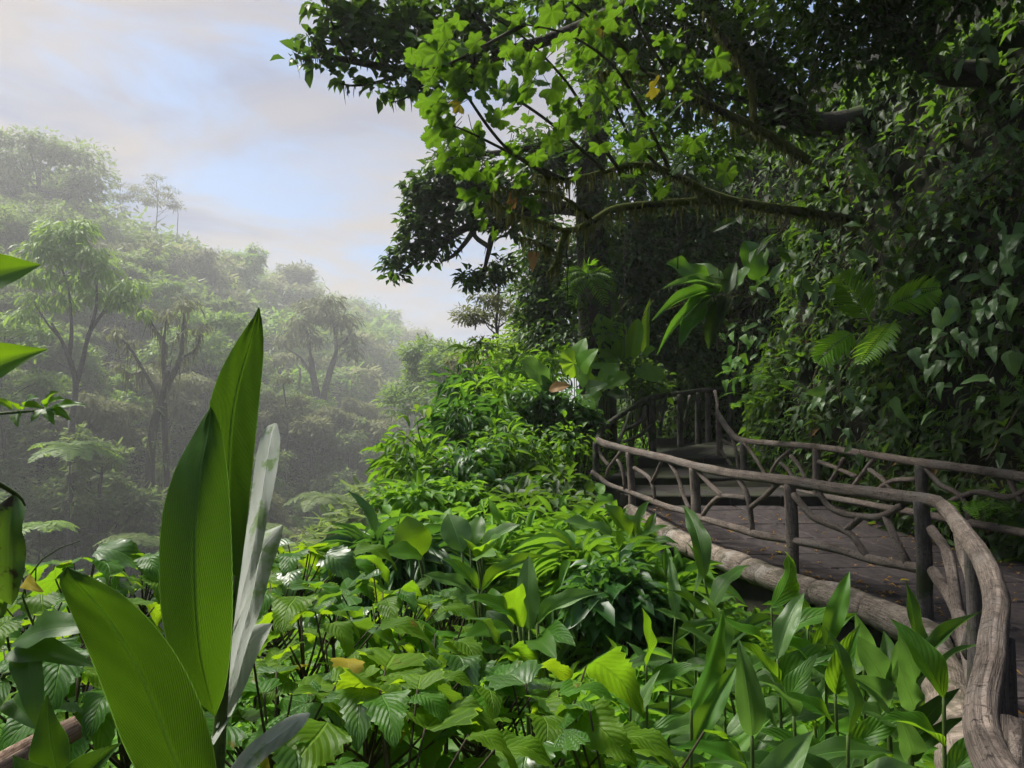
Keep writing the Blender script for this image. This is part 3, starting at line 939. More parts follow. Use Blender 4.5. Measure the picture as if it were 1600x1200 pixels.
def limbs(base, top, spread, n, g, r0, lean=0.0):
    """trunk polyline and main limbs of a generic tree: list of (pts, radii), limb ends"""
    base, top = np.asarray(base, float), np.asarray(top, float)
    H = top[2] - base[2]
    out, ends = [], []
    k = 5
    t = np.linspace(0, 1, k)[:, None]
    tr = base + (top - base) * t + g.normal(0, 0.025 * H, (k, 3)) * np.array([1, 1, 0.2]) * np.sin(t * 3.0)
    out.append((tr, np.linspace(r0, r0 * 0.35, k)))
    for q in range(n):
        f = g.uniform(0.38, 0.92)
        a = tr[0] * 0 + np.array([np.interp(f, t[:, 0], tr[:, c]) for c in range(3)])
        az = q * 2.4 + g.uniform(-0.5, 0.5)
        ln = spread * g.uniform(0.6, 1.05) * (1.15 - 0.45 * f)
        e = a + np.array([math.cos(az) * ln, math.sin(az) * ln, ln * g.uniform(0.25, 0.75) + 0.1 * H * (1 - f)])
        m = (a + e) / 2 + np.array([0, 0, -0.08 * ln]) + g.normal(0, 0.06 * ln, 3)
        rr = r0 * (1 - 0.6 * f) * 0.55
        out.append((np.array([a, m, e]), np.array([rr, rr * 0.7, rr * 0.3])))
        ends.append(e)
        if ln > 0.6 * spread:
            e2 = m + np.array([math.cos(az + 0.9), math.sin(az + 0.9), 0.55]) * ln * 0.5
            out.append((np.array([m, (m + e2) / 2 + g.normal(0, 0.04 * ln, 3), e2]), np.array([rr * 0.6, rr * 0.4, rr * 0.2])))
            ends.append(e2)
    ends.append(tr[-1])
    return out, ends


def tree_geo(H, spread, r0, n_limb, n_leaf, L, W, seed, tpl=T_CARD, clump=(0.42, 0.42, 0.26), droop=0.3, tint=(0.2, 0.9), fill=3, bare=0.42, flat=0.3):
    g = np.random.default_rng(seed)
    lb, ends = limbs((0, 0, -0.6), (g.normal(0, 0.06 * H), g.normal(0, 0.06 * H), H * 0.88), spread, n_limb, g, r0)
    wood, crown = Geo(), Geo()
    for q, (p, r) in enumerate(lb):
        V, F, U = tube(p, r, 8 if q == 0 else 6, 10 if q == 0 else 6, 0.06, 0.04, seed + q, False)
        wood.add(V, F, U)
    cl = []
    for e in ends:
        for _ in range(fill):
            c = e + g.normal(0, 0.20 * spread, 3) * np.array([1, 1, 0.5])
            if c[2] < H * bare * 0.8:
                c[2] = H * bare * 0.8 + g.random() * 0.15 * H
            cl.append((c, spread * np.asarray(clump) * g.uniform(0.55, 1.15)))
    per = max(4, n_leaf // len(cl))
    for c, rad in cl:
        b = g.uniform(-0.35, 0.35)
        clump_leaves(crown, tpl, c, rad, per, L, W, g, droop, 0.45, (tint[0] + b, tint[1] + b), flat)
    return wood, crown


# the wood on the far slope: one mass
def xv(y):
    return -8 + 0.19 * (y - 45)


forest = Geo()
fwood = Geo()
g = np.random.default_rng(21)
KINDS = []
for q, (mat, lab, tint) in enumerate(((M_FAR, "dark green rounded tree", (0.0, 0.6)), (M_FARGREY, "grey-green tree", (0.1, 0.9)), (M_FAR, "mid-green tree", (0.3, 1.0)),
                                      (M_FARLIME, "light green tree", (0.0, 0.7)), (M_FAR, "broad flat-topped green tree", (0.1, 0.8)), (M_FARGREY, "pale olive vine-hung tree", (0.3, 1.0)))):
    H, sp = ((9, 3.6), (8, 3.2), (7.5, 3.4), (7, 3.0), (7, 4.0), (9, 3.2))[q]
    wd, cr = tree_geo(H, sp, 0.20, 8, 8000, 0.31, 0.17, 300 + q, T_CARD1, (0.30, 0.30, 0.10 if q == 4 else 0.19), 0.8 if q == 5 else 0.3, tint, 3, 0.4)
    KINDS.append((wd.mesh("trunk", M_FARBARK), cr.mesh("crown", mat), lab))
protoL = [tree_geo(8, 3.6, 0.2, 6, 450, 0.9, 0.44, 330 + q, T_CARD1, (0.5, 0.5, 0.34), 0.25) for q in range(5)]


def flatten(geo):
    return np.vstack(geo.V), [np.vstack(v) for v in geo.F.values()], np.vstack(geo.U), np.concatenate(geo.T)


protoL = [(flatten(a), flatten(b)) for a, b in protoL]


def stamp(dst, fl, loc, s, rz, dt=0.0, hue=None):
    V, F, U, T = fl
    c, sn = math.cos(rz), math.sin(rz)
    W = V * s
    W = np.stack([W[:, 0] * c - W[:, 1] * sn, W[:, 0] * sn + W[:, 1] * c, W[:, 2]], 1) + np.asarray(loc)
    if hue is not None:
        U = np.stack([np.full(len(V), hue), U[:, 1]], 1)
    dst.add(W, F, U, np.clip(T + dt, 0, 1))


KEEP_OUT = []        # (x, y, r): room for the trees that are built one by one


def far_h(x, y):
    """ground height in the unscaled frame of the far slope"""
    return (float(height(x * FAR, y * FAR)) - 1.56) / FAR + 1.56


def far_loc(x, y, z):
    return np.array([x * FAR, y * FAR, 1.56 + (z - 1.56) * FAR])


def sees(x, y, z):
    px = 800 + FPX * x / y
    py = 600 - FPX * ((z - 1.56) / y - math.tan(PITCH))
    return -140 < px < 830 and -200 < py < 1000


LANDMARKS = [(120, 430, "the round-crowned tree"), (255, 560, "the moss-draped tree"), (500, 560, "the vine-draped tree"), (62, 290, "the dark ridge tree"), (222, 310, "the slender ridge trees"), (690, 570, "the bushy gap tree"), (455, 440, "the ridge dip tree"),
             (318, 490, "the flat lime crown"), (16, 500, "the small yellow-green tree"), (110, 700, "the spreading feathery tree"), (505, 778, "the low feathery tree"), (368, 410, "the round ridge tree"), (600, 500, "the far end of the ridge")]
_used = {}


def crowd_label(kind, x, y, z):
    """what the tree looks like and where it stands beside the trees one can name"""
    px, py = 800 + FPX * x / y, 600 - FPX * ((z + 5 - 1.56) / y - math.tan(PITCH))
    for d2, a, b, nm in sorted(((px - a) ** 2 + (py - b) ** 2, a, b, nm) for a, b, nm in LANDMARKS):
        dx, dy = px - a, py - b
        where = ("right of" if dx > 0 else "left of") if abs(dx) > abs(dy) else ("below" if dy > 0 else "above")
        how = "just " if d2 < 45 ** 2 else ("" if d2 < 95 ** 2 else "well ")
        lab = f"{kind} {how}{where} {nm}"
        if lab not in _used:
            _used[lab] = 1
            return lab
    return kind + " in the crowd on the far slope"


def sow_forest():
    n_near = n_far = 0
    cand = []
    for y in np.arange(24, 330, 1.0):
        stepx = 3.6 if y < 75 else 5.0 + (y - 75) * 0.012
        if (y - 24) % round(stepx) > 0.5:
            continue
        for x in np.arange(-150, 45, stepx):
            cand.append((x + g.uniform(-.45, .45) * stepx, y + g.uniform(-.45, .45) * stepx))
    for x, y in cand:
        if x > xv(y) + 3 or (x > -3 and y < 34):
            continue
        if any((x - a) ** 2 + (y - b) ** 2 < r * r for a, b, r in KEEP_OUT):
            continue
        z = far_h(x, y)
        if not sees(x, y, z + 4):
            continue
        if z > 24 and y > 140 and g.random() < 0.5:
            continue
        s = g.uniform(0.55, 1.05) * (0.75 if y < 60 else 1.0)
        if y < 75:
            q = int(g.integers(len(KINDS)))
            o = thing("forest_tree", crowd_label(KINDS[q][2], x, y, z), "tree", tuple(far_loc(x, y, z)), "crowd of trees on the far slope")
            o.rotation_euler = (0, 0, g.uniform(0, 6.28))
            sz = s * FAR
            o.scale = (sz, sz, sz * g.uniform(.85, 1.15))
            for nm, me in (("trunk", KINDS[q][0]), ("crown", KINDS[q][1])):
                c = bpy.data.objects.new(nm, me)
                C.objects.link(c)
                c.parent = o
            n_near += 1
        else:
            q = int(g.integers(len(protoL)))
            stamp(forest, protoL[q][1], far_loc(x, y, z), s * FAR, g.uniform(0, 6.28), g.uniform(-.3, .3), g.random())
            n_far += 1
    print("forest trees", n_near, n_far)


def sow_understory():
    """bushes that close the floor of the far slope"""
    k = 0
    for _ in range(14000):
        y = 15 + 60 * g.random() ** 2.2
        x = g.uniform(-0.78 * y - 3, min(xv(y) + 12, 0.05 * y))
        z = far_h(x, y)
        if not sees(x, y, z) or (x > -1 and y < 24):
            continue
        sz = 1.5 if y < 42 else 1.0
        clump_leaves(forest, T_CARD1, far_loc(x, y, z + 0.7), (1.1 * FAR * sz, 1.1 * FAR * sz, 0.85 * FAR * sz), int(95 * sz * 1.4), 0.33 * FAR, 0.14 * FAR, g, 0.2, 0.5, (0.0 + 0.3 * g.random(), 0.75))
        k += 1
        if k > 1500:
            break
    print("bushes", k)
HAZE = 0.0009


def near_tree(label, px, top_py, d, spread, mat, seed, n_leaf=4200, L=0.5, W=0.22, r0=0.2, limb_n=8, group=None, name="tree", base=None, **kw):
    """a tree of the far slope, as tall as the photograph shows its top"""
    k = kw.pop("k", FAR)
    KEEP_OUT.append((*(at(px, top_py, d)[:2]), min(3.0, spread * 0.6)))
    d, spread, L, W, r0 = d * k, spread * k, L * k, W * k, r0 * k
    p = at(px, top_py, d)
    z = float(height(p[0], p[1])) if base is None else 1.56 + (base - 1.56) * k
    H = max(2.5, p[2] - z)
    wood, crown = tree_geo(H, spread, r0, limb_n, int(n_leaf * 1.9), L * 0.62, W * 0.85, seed, kw.pop("tpl", T_CARD1), **kw)
    t = thing(name, label, "tree", (p[0], p[1], z), group)
    mw = wood.mesh("trunk", M_FARBARK)
    mc = crown.mesh("crown", mat)
    for nm, me in (("trunk", mw), ("crown", mc)):
        o = part(nm, me, t)
        o.location = (0, 0, 0)
    return t


def moss_strips(dst, pts, n, length, width, g, spread=0.04):
    """hanks of moss hanging from a limb"""
    P = spline(pts, 60)
    P = P[g.integers(0, 60, n)] + g.normal(0, spread, (n, 3)) * np.array([1, 1, 0.3])
    D = np.array([0, 0, -1.0]) + g.normal(0, 0.12, (n, 3))
    L = length * np.exp(g.normal(0, 0.5, n))
    scatter(dst, T_STRIP, P, D, rand_dirs(n, g), L, width * np.exp(g.normal(0, 0.3, n)), g.random(n))


T_STRIP = blade(3, 1, lambda t: [1.0, 0.8, 0.55, 0.1][int(round(t * 3))], 0, 0.05)

FG = "trees on the misty far slope"
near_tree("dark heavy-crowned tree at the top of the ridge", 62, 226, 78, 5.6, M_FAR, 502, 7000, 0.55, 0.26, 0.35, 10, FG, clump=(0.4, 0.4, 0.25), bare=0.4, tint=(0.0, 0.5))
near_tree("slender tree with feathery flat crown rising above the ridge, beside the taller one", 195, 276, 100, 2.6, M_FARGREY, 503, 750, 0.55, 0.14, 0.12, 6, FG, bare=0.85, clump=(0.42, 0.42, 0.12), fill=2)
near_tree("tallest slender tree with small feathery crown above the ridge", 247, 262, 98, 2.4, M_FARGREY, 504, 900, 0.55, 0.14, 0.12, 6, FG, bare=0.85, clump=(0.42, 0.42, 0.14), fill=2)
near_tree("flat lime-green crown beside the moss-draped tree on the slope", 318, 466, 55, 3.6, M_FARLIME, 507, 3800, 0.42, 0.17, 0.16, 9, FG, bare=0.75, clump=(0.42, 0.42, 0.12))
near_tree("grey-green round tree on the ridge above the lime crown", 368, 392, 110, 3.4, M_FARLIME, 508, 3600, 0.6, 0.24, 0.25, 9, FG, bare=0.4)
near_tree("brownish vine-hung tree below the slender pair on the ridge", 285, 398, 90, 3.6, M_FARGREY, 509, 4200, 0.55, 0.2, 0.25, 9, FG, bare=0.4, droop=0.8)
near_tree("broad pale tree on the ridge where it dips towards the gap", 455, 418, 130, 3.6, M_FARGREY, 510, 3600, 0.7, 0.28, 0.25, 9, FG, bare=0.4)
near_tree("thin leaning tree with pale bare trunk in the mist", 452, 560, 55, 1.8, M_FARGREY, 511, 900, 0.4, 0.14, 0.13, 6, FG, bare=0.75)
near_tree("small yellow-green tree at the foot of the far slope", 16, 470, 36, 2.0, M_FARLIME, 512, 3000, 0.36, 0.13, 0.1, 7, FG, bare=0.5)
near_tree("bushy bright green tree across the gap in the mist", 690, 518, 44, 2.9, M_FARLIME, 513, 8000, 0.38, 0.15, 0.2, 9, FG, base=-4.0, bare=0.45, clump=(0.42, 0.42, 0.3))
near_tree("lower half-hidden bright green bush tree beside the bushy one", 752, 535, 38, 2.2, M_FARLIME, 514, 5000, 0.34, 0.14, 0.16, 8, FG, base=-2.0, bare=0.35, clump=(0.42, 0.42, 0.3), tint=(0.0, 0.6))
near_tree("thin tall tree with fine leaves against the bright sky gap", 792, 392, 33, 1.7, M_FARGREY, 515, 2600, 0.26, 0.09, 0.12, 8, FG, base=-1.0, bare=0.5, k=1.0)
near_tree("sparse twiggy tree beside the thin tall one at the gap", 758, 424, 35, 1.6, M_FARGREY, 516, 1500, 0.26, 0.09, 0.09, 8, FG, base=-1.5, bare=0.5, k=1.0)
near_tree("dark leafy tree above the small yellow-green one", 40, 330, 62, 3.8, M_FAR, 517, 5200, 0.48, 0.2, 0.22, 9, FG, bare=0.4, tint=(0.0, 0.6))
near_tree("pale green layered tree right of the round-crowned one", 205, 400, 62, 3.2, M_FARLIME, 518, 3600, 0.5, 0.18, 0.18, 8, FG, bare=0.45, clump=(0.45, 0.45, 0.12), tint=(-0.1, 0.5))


def drawn_tree(label, d, base_px, limbs_px, clumps, mat, seed, L, W, dens, droop, moss=0, climb=(), wood_mat=None):
    """a far tree whose forks the photograph shows clearly"""
    g = np.random.default_rng(seed)
    b = at(*base_px, d)
    gz = min(float(height(b[0], b[1])), b[2])
    t = thing("tree", label, "tree", (b[0], b[1], gz), FG)
    KEEP_OUT.append((b[0] / FAR, b[1] / FAR, 2.4))
    w, c, m = Geo(), Geo(), Geo()
    w.add(*tube([(b[0], b[1], gz - 1), tuple(b), at(*limbs_px[0][0][0], d)], [limbs_px[0][1] * 1.25, limbs_px[0][1] * 1.1, limbs_px[0][1]], 9, 14, .08))
    for q, (pix, r0, r1) in enumerate(limbs_px):
        P = np.array([at(x, y, d + g.normal(0, .4)) for x, y in pix])
        w.add(*tube(P, np.linspace(r0, r1, len(P)), 8, 16, .10, .05, seed + q))
        if moss:
            moss_strips(m, P, moss, 1.6, .22, g, r0)
    for (x, y, r) in clumps:
        rm = r * d / FPX
        cc = at(x, y, d + g.normal(0, 1.5))
        bb = g.uniform(-.25, .25)
        clump_leaves(c, T_CARD, cc, (rm, rm, rm * .55), int(dens * rm * rm), L, W, g, droop, .35, (.15 + bb, .8 + bb), .3)
    part("trunk", w.mesh("trunk", wood_mat or M_FARBARK), t)
    part("crown", c.mesh("crown", mat), t)
    if moss:
        part("moss", m.mesh("moss", M_MOSS), t, "stuff")
    if climb:
        k = Geo()
        for (x, y, r) in climb:
            rm = r * d / FPX
            clump_leaves(k, T_CARD1, at(x, y, d - .6), (rm, rm, rm), int(14 * rm * rm), .8, .35, g, .8, .4, (0, .6))
        part("climber", k.mesh("climber", M_FAR), t, "stuff")


drawn_tree("round-crowned yellow-green tree with forked dark trunk on the far slope", 96, (112, 700), [([(112, 655), (118, 600), (108, 560), (95, 530), (80, 505)], .42, .16), ([(118, 602), (130, 560), (140, 520), (160, 490), (176, 460)], .38, .12), ([(108, 560), (112, 520), (110, 480), (106, 440)], .28, .1), ([(140, 520), (150, 480), (150, 440), (140, 400)], .24, .08), ([(160, 490), (190, 475), (212, 466)], .2, .08), ([(95, 530), (70, 500), (52, 470)], .18, .07), ([(106, 450), (95, 410), (90, 380)], .16, .06)],
           [(90, 366, 34), (120, 362, 34), (62, 392, 32), (100, 396, 38), (140, 398, 34), (165, 425, 30), (70, 430, 30), (120, 436, 34), (205, 448, 28), (190, 470, 26), (55, 468, 26), (96, 468, 26), (155, 462, 28), (222, 486, 20), (38, 492, 22), (45, 430, 24), (130, 350, 22), (80, 350, 20)], M_FARLIME, 521, 1.1, .26, 34, .95)
drawn_tree("moss-draped tree with knotted dark trunk behind the tall ginger leaf", 112, (236, 800), [([(234, 770), (236, 700), (244, 650), (255, 615), (262, 580)], .75, .4), ([(255, 615), (282, 560), (285, 520), (290, 478)], .5, .12), ([(258, 600), (255, 550), (260, 498)], .4, .12), ([(250, 625), (225, 580), (200, 540), (180, 522)], .34, .1), ([(282, 560), (306, 545), (314, 516)], .3, .1), ([(262, 760), (258, 690), (256, 630)], .5, .4), ([(225, 580), (205, 585), (190, 575)], .2, .08), ([(260, 540), (240, 510), (232, 490)], .2, .08)],
           [(230, 486, 22), (262, 490, 20), (292, 474, 24), (182, 518, 20), (316, 512, 20), (206, 536, 16), (290, 520, 14), (190, 570, 14)], M_FARGREY, 522, .9, .26, 26, .9, 46, [(245, 640, 14), (238, 690, 16), (258, 720, 14), (280, 560, 10)], M_BARK)
drawn_tree("tall vine-draped tree with thick dark trunk in the mist", 215, (512, 800), [([(512, 770), (508, 700), (500, 640), (490, 590), (486, 560)], 1.5, .8), ([(500, 640), (516, 580), (526, 545), (520, 500)], 1.1, .3), ([(490, 590), (470, 560), (448, 545)], .5, .15), ([(486, 560), (480, 520), (470, 495)], .45, .15), ([(526, 545), (545, 525), (552, 505)], .35, .12), ([(470, 720), (460, 650), (446, 610), (430, 590)], .4, .12), ([(458, 640), (468, 600), (470, 575)], .3, .12)],
           [(468, 505, 30), (500, 490, 34), (532, 500, 34), (488, 530, 24), (546, 530, 24), (448, 530, 24), (516, 470, 26), (480, 475, 24), (552, 550, 18), (434, 560, 18)], M_FARGREY, 523, 1.6, .5, 11, .8, 40, [(506, 690, 20), (508, 730, 22), (500, 640, 16), (512, 600, 14), (490, 600, 12)])
# a dead snag on the ridge
p = at(276, 318, 97 * FAR)
z0 = float(height(p[0], p[1]))
t = thing("dead_tree", "bare dead snag standing on the ridge", "tree", (p[0], p[1], z0))
W_ = Geo()
for pts, r in (([(p[0], p[1], z0 - .5), (p[0] + .3, p[1], z0 + (p[2] - z0) * .5), (p[0] + .7, p[1], p[2] - 1.2), tuple(p)], [.26, .2, .15, .08]),
               ([(p[0] + .5, p[1], p[2] - 2.0), (p[0] - 1.2, p[1], p[2] - .4)], [.1, .04]), ([(p[0] + .7, p[1], p[2] - 1.0), (p[0] + 3.4, p[1], p[2] - .2)], [.1, .04])):
    W_.add(*tube(pts, r, 6, 8, 0.05))
part("trunk", W_.mesh("trunk", M_FARBARK), t)


# feathery flat-crowned trees on the shaded floor of the far slope
def frond_geo(dst, base, direction, L, leaflet, g, droop=0.5, npair=22, width=0.05, tpl=None, normal=(0, 0, 1), taper=True, sweep=0.35, rach=True):
    """a pinnate frond: curved rachis with two ranks of leaflets"""
    d = np.asarray(direction, float); d = d / np.linalg.norm(d)
    tt = np.linspace(0, 1, 14)[:, None]
    P = np.asarray(base) + d * L * tt + np.array([0, 0, -1.0]) * droop * L * tt ** 2
    if rach:
        dst.add(*tube(P, np.linspace(0.012, 0.003, 14) * (L / 1.2 + 0.3), 5, None, cap=False), 0.6)
    f = np.linspace(0.12, 0.99, npair)
    A = np.stack([np.interp(f, tt[:, 0], P[:, c]) for c in range(3)], 1)
    T = np.gradient(A, axis=0); T /= np.linalg.norm(T, axis=1)[:, None]
    N = np.asarray(normal, float) + 0 * T
    S = np.cross(T, N); S /= np.linalg.norm(S, axis=1)[:, None]
    N = np.cross(S, T)
    ln = leaflet * (np.sin(np.pi * (0.12 + 0.86 * f)) ** 0.7 if taper else 1)
    for s in (-1, 1):
        D = S * s + T * sweep - N * 0.15 + g.normal(0, 0.06, T.shape)
        scatter(dst, tpl or T_CARD, A, D, N, ln * g.uniform(0.9, 1.1, npair), np.full(npair, width), g.uniform(0.2, 0.9, npair))


def tree_fern(label, px, py, d, R_, H, seed, mat, base=None):
    g = np.random.default_rng(seed)
    d, R_ = d * FAR, R_ * FAR
    p = at(px, py, d)
    z = float(height(p[0], p[1])) if base is None else base
    t = thing("feathery_tree", label, "tree", (p[0], p[1], z), "feathery trees of the far slope")
    part("trunk", Geo().add(*tube([(p[0], p[1], min(z, p[2] - 1) - .3), (p[0] + .1, p[1], (z + p[2]) / 2), tuple(p)], [.14, .1, .09], 7, 8, .08)).mesh("trunk", M_FARBARK), t)
    for q in range(11):
        a = q * 2.4 + g.uniform(-.3, .3)
        fr = Geo()
        frond_geo(fr, p, (math.cos(a), math.sin(a), g.uniform(.25, .6)), R_ * g.uniform(.8, 1.1), R_ * 0.28, g, 0.55, 16, R_ * 0.07)
        part("frond", fr.mesh("frond", mat), t)


tree_fern("pale spreading feathery flat-crowned tree under the round-crowned tree", 110, 700, 30, 2.0, 3, 601, M_FARLIME)
tree_fern("dark feathery flat-crowned tree in the shade at the foot of the far slope", 62, 822, 24, 1.3, 2.4, 602, M_FARLIME)
tree_fern("feathery flat-crowned tree spreading in front of the dark hollow beside the tall ginger leaf", 205, 842, 26, 1.4, 2.4, 603, M_FAR)
tree_fern("flat grey-green feathery flat-crowned tree low in the mist", 505, 778, 34, 2.1, 3, 604, M_FAR)
tree_fern("feathery flat-crowned tree half hidden behind the tall ginger leaf", 402, 830, 28, 1.6, 2.6, 605, M_FAR)

sow_forest()
sow_understory()
part("distant_forest", forest.mesh("distant_forest", M_FAR), kind="stuff")


# ------------------------------------------------------------------ the big trees on the bank and over the path
def px_poly(pix):
    return np.array([at(*p) for p in pix])


def limb_set(parent, items, mat, g, strips=0, seed=0):
    """each limb its own part, its moss a sub-part"""
    for q, (pix, r0, r1) in enumerate(items):
        P = px_poly(pix)
        n = int(max(8, np.linalg.norm(np.diff(P, axis=0), axis=1).sum() / 0.12))
        o = part("limb", Geo().add(*tube(P, np.linspace(r0, r1, len(P)), 9 if r0 > 0.05 else 6, n, 0.10, 0.05, seed + q, True)).mesh("limb", mat), parent)
        if strips:
            m = Geo()
            Lm = np.linalg.norm(np.diff(P, axis=0), axis=1).sum()
            moss_strips(m, P, max(4, int(strips * Lm)), 0.10, 0.022, g, r0 * 0.5)
            k = part("moss", m.mesh("moss", M_MOSS), o, "stuff")


def px_clumps(crown, tpl, items, n_per_m2, L, W, g, droop=0.35, tint=(0.1, 0.9), dd=None, flat=0.35, shell=0.25):
    """leaf clumps given by centre pixel, depth and pixel radius"""
    for (x, y, d, r) in items:
        c = at(x, y, d)
        rm = r * d / FPX
        k = int(n_per_m2 * rm ** 2 * 3.14)
        clump_leaves(crown, tpl, c, (rm, dd or rm * 1.0, rm * 0.85), max(8, k), L, W, g, droop, shell, tint, flat)


g = np.random.default_rng(71)
# 1: the dark bough that reaches out over the valley at the top of the picture
t = thing("overhanging_tree", "dark small-leaved bough reaching out against the sky above the valley", "tree", tuple(at(900, 20, 10.5)))
c = Geo()
BO = [([(1120, -60, 11.5), (980, 10, 11), (860, 60, 10.5), (740, 95, 10), (640, 110, 9.6), (560, 97, 9.3), (505, 88, 9.1), (470, 92, 9.0)], .12, .012),
      ([(560, 97, 9.3), (535, 70, 9.2), (520, 40, 9.1), (508, 0, 9.0)], .03, .008), ([(640, 110, 9.6), (600, 126, 9.4), (555, 134, 9.2), (530, 130, 9.2)], .03, .008),
      ([(720, 97, 9.9), (660, 45, 9.8), (590, 10, 9.6), (540, -20, 9.5)], .05, .01), ([(790, 80, 10.2), (740, 20, 10.0), (690, -30, 10)], .05, .02), ([(700, 100, 9.8), (640, 150, 9.6), (610, 160, 9.5)], .02, .006),
      ([(520, 92, 9.1), (495, 75, 9.0), (478, 52, 9.0)], .018, .006), ([(600, 105, 9.4), (575, 60, 9.3), (560, 30, 9.3)], .02, .006)]
limb_set(t, BO, M_BARK, g, 26, 900)
CL = [(482, 62, 9, 22), (462, 95, 9, 16), (495, 100, 9, 22), (530, 75, 9.2, 30), (520, 35, 9.1, 32), (560, 30, 9.3, 40), (545, -10, 9.4, 40), (600, 15, 9.6, 50), (640, 50, 9.7, 52), (590, 70, 9.3, 36), (650, 95, 9.6, 42), (690, 20, 9.9, 60), (700, 75, 9.8, 46), (540, 122, 9.2, 20), (590, 135, 9.3, 20), (625, 130, 9.5, 30), (760, 30, 10.2, 70), (740, 100, 10, 40), (668, 125, 9.6, 28), (505, 8, 9.1, 26)]
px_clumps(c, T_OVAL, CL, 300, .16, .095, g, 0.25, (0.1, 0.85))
part("crown", c.mesh("crown", M_DARK), t)

# 2: the tree whose dark crown hangs over the gap
base = at(928, 560, 16.5); gz = float(height(base[0], base[1]))
t = thing("leaning_tree", "tall dark-trunked tree with round crown and moss-hung limbs over the gap", "tree", (base[0], base[1], gz))
w, c = Geo(), Geo()
V, F, U = tube([(base[0] + .1, base[1], gz - .4), tuple(at(930, 480, 16.5)), tuple(at(922, 300, 16.5)), tuple(at(935, 120, 16.4)), tuple(at(930, -80, 16.3))], [.42, .34, .30, .28, .24], 12, 40, .08, .06, 910)
w.add(V, F, U)
BO = [([(925, 330, 16.5), (860, 325, 16.6), (790, 345, 16.8), (740, 352, 17), (700, 372, 17), (660, 400, 17), (628, 425, 17)], .16, .03),
      ([(800, 343, 16.8), (772, 365, 16.8), (764, 392, 16.8), (756, 425, 16.8), (748, 456, 16.8)], .10, .02), ([(745, 352, 17), (728, 378, 17), (708, 400, 17), (690, 408, 17)], .07, .03),
      ([(790, 345, 16.8), (760, 300, 16.8), (720, 270, 16.8)], .08, .02), ([(925, 250, 16.5), (850, 230, 16.5), (770, 240, 16.5), (700, 240, 16.5)], .14, .03), ([(764, 385, 16.8), (745, 372, 16.9), (735, 355, 17)], .06, .05)]
limb_set(t, BO, M_BARK, g, 12, 920)
part("trunk", w.mesh("trunk", M_BARK), t)
CL = [(705, 262, 16.6, 40), (745, 270, 16.6, 46), (680, 285, 16.6, 40), (660, 305, 16.8, 32), (700, 315, 16.8, 44), (740, 320, 16.8, 46), (650, 340, 17, 30), (680, 350, 17, 36), (645, 372, 17, 28), (632, 395, 17, 24), (617, 425, 17, 20), (660, 395, 17, 26), (690, 375, 17, 30), (785, 300, 16.6, 50), (760, 432, 16.8, 26), (735, 435, 16.8, 20), (785, 420, 16.8, 26), (800, 345, 16.8, 40), (640, 285, 16.8, 14), (610, 405, 17, 14), (835, 300, 16.6, 50), (715, 235, 16.5, 30), (850, 240, 16.5, 60)]
px_clumps(c, T_OVAL2, CL, 300, .19, .10, g, 0.35, (0.1, 0.9))
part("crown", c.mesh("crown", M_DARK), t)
c = Geo()
for y in range(40, 600, 22):                      # climbers that clothe the trunk
    clump_leaves(c, T_OVAL2, at(928 + g.normal(0, 12), y, 16.2), (.42, .35, .4), 70, .16, .085, g, .7, .5, (0, .9))
part("climber", c.mesh("climber", M_BANK), t, "stuff")

# 3: evergreen standing behind, closing the end of the path
def screen_tree(label, base_xy, trunk_px, d, clumps, mat, seed, leaf=(.17, .09), dens=190, r0=.22, tint=(0.1, 0.9), droop=0.5, ground=None):
    g = np.random.default_rng(seed)
    b = base_xy
    gz = float(height(b[0], b[1]))
    t = thing("rainforest_tree", label, "tree", (b[0], b[1], gz), "trees on the bank behind the path")
    w, c = Geo(), Geo()
    P = [(b[0], b[1], gz - .4)] + [tuple(at(x, y, d)) for x, y in trunk_px]
    w.add(*tube(P, np.linspace(r0, r0 * .6, len(P)), 10, 30, .08, .05, seed))
    mid = np.array(P[-1])
    for (x, y, dd, r) in clumps:
        e = at(x, y, dd)
        k = int(np.argmin([abs(p[2] - e[2] + 0.6) for p in P[1:]])) + 1
        a = np.array(P[k])
        w.add(*tube([a, (a + e) / 2 + (0, 0, .15), e], [r0 * .3, r0 * .18, r0 * .06], 6, 8, .08))
    px_clumps(c, T_OVAL2, clumps, dens, leaf[0], leaf[1], g, droop, tint)
    part("trunk", w.mesh("trunk", M_BARK), t)
    part("crown", c.mesh("crown", mat), t)
    return t


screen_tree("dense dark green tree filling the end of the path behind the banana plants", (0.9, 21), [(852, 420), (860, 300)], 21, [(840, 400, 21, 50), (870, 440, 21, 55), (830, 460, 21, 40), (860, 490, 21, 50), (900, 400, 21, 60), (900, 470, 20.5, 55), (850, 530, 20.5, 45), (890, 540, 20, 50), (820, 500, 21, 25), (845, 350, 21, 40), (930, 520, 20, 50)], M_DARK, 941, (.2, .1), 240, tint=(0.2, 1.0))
screen_tree("leafy dark tree beside the far posts of the stair railing", (3.6, 20.8), [(1005, 450), (1000, 250), (1000, 60)], 20.5, [(960, 420, 20, 60), (1010, 400, 20, 65), (1050, 470, 20, 60), (1080, 400, 20, 60), (1000, 480, 20, 60), (1070, 540, 20, 55), (1020, 560, 20, 50), (960, 350, 20, 60), (1040, 330, 20, 60), (1100, 340, 20, 60), (970, 270, 20, 60), (1080, 260, 20, 70)], M_DARK, 942, (.2, .1), 300)
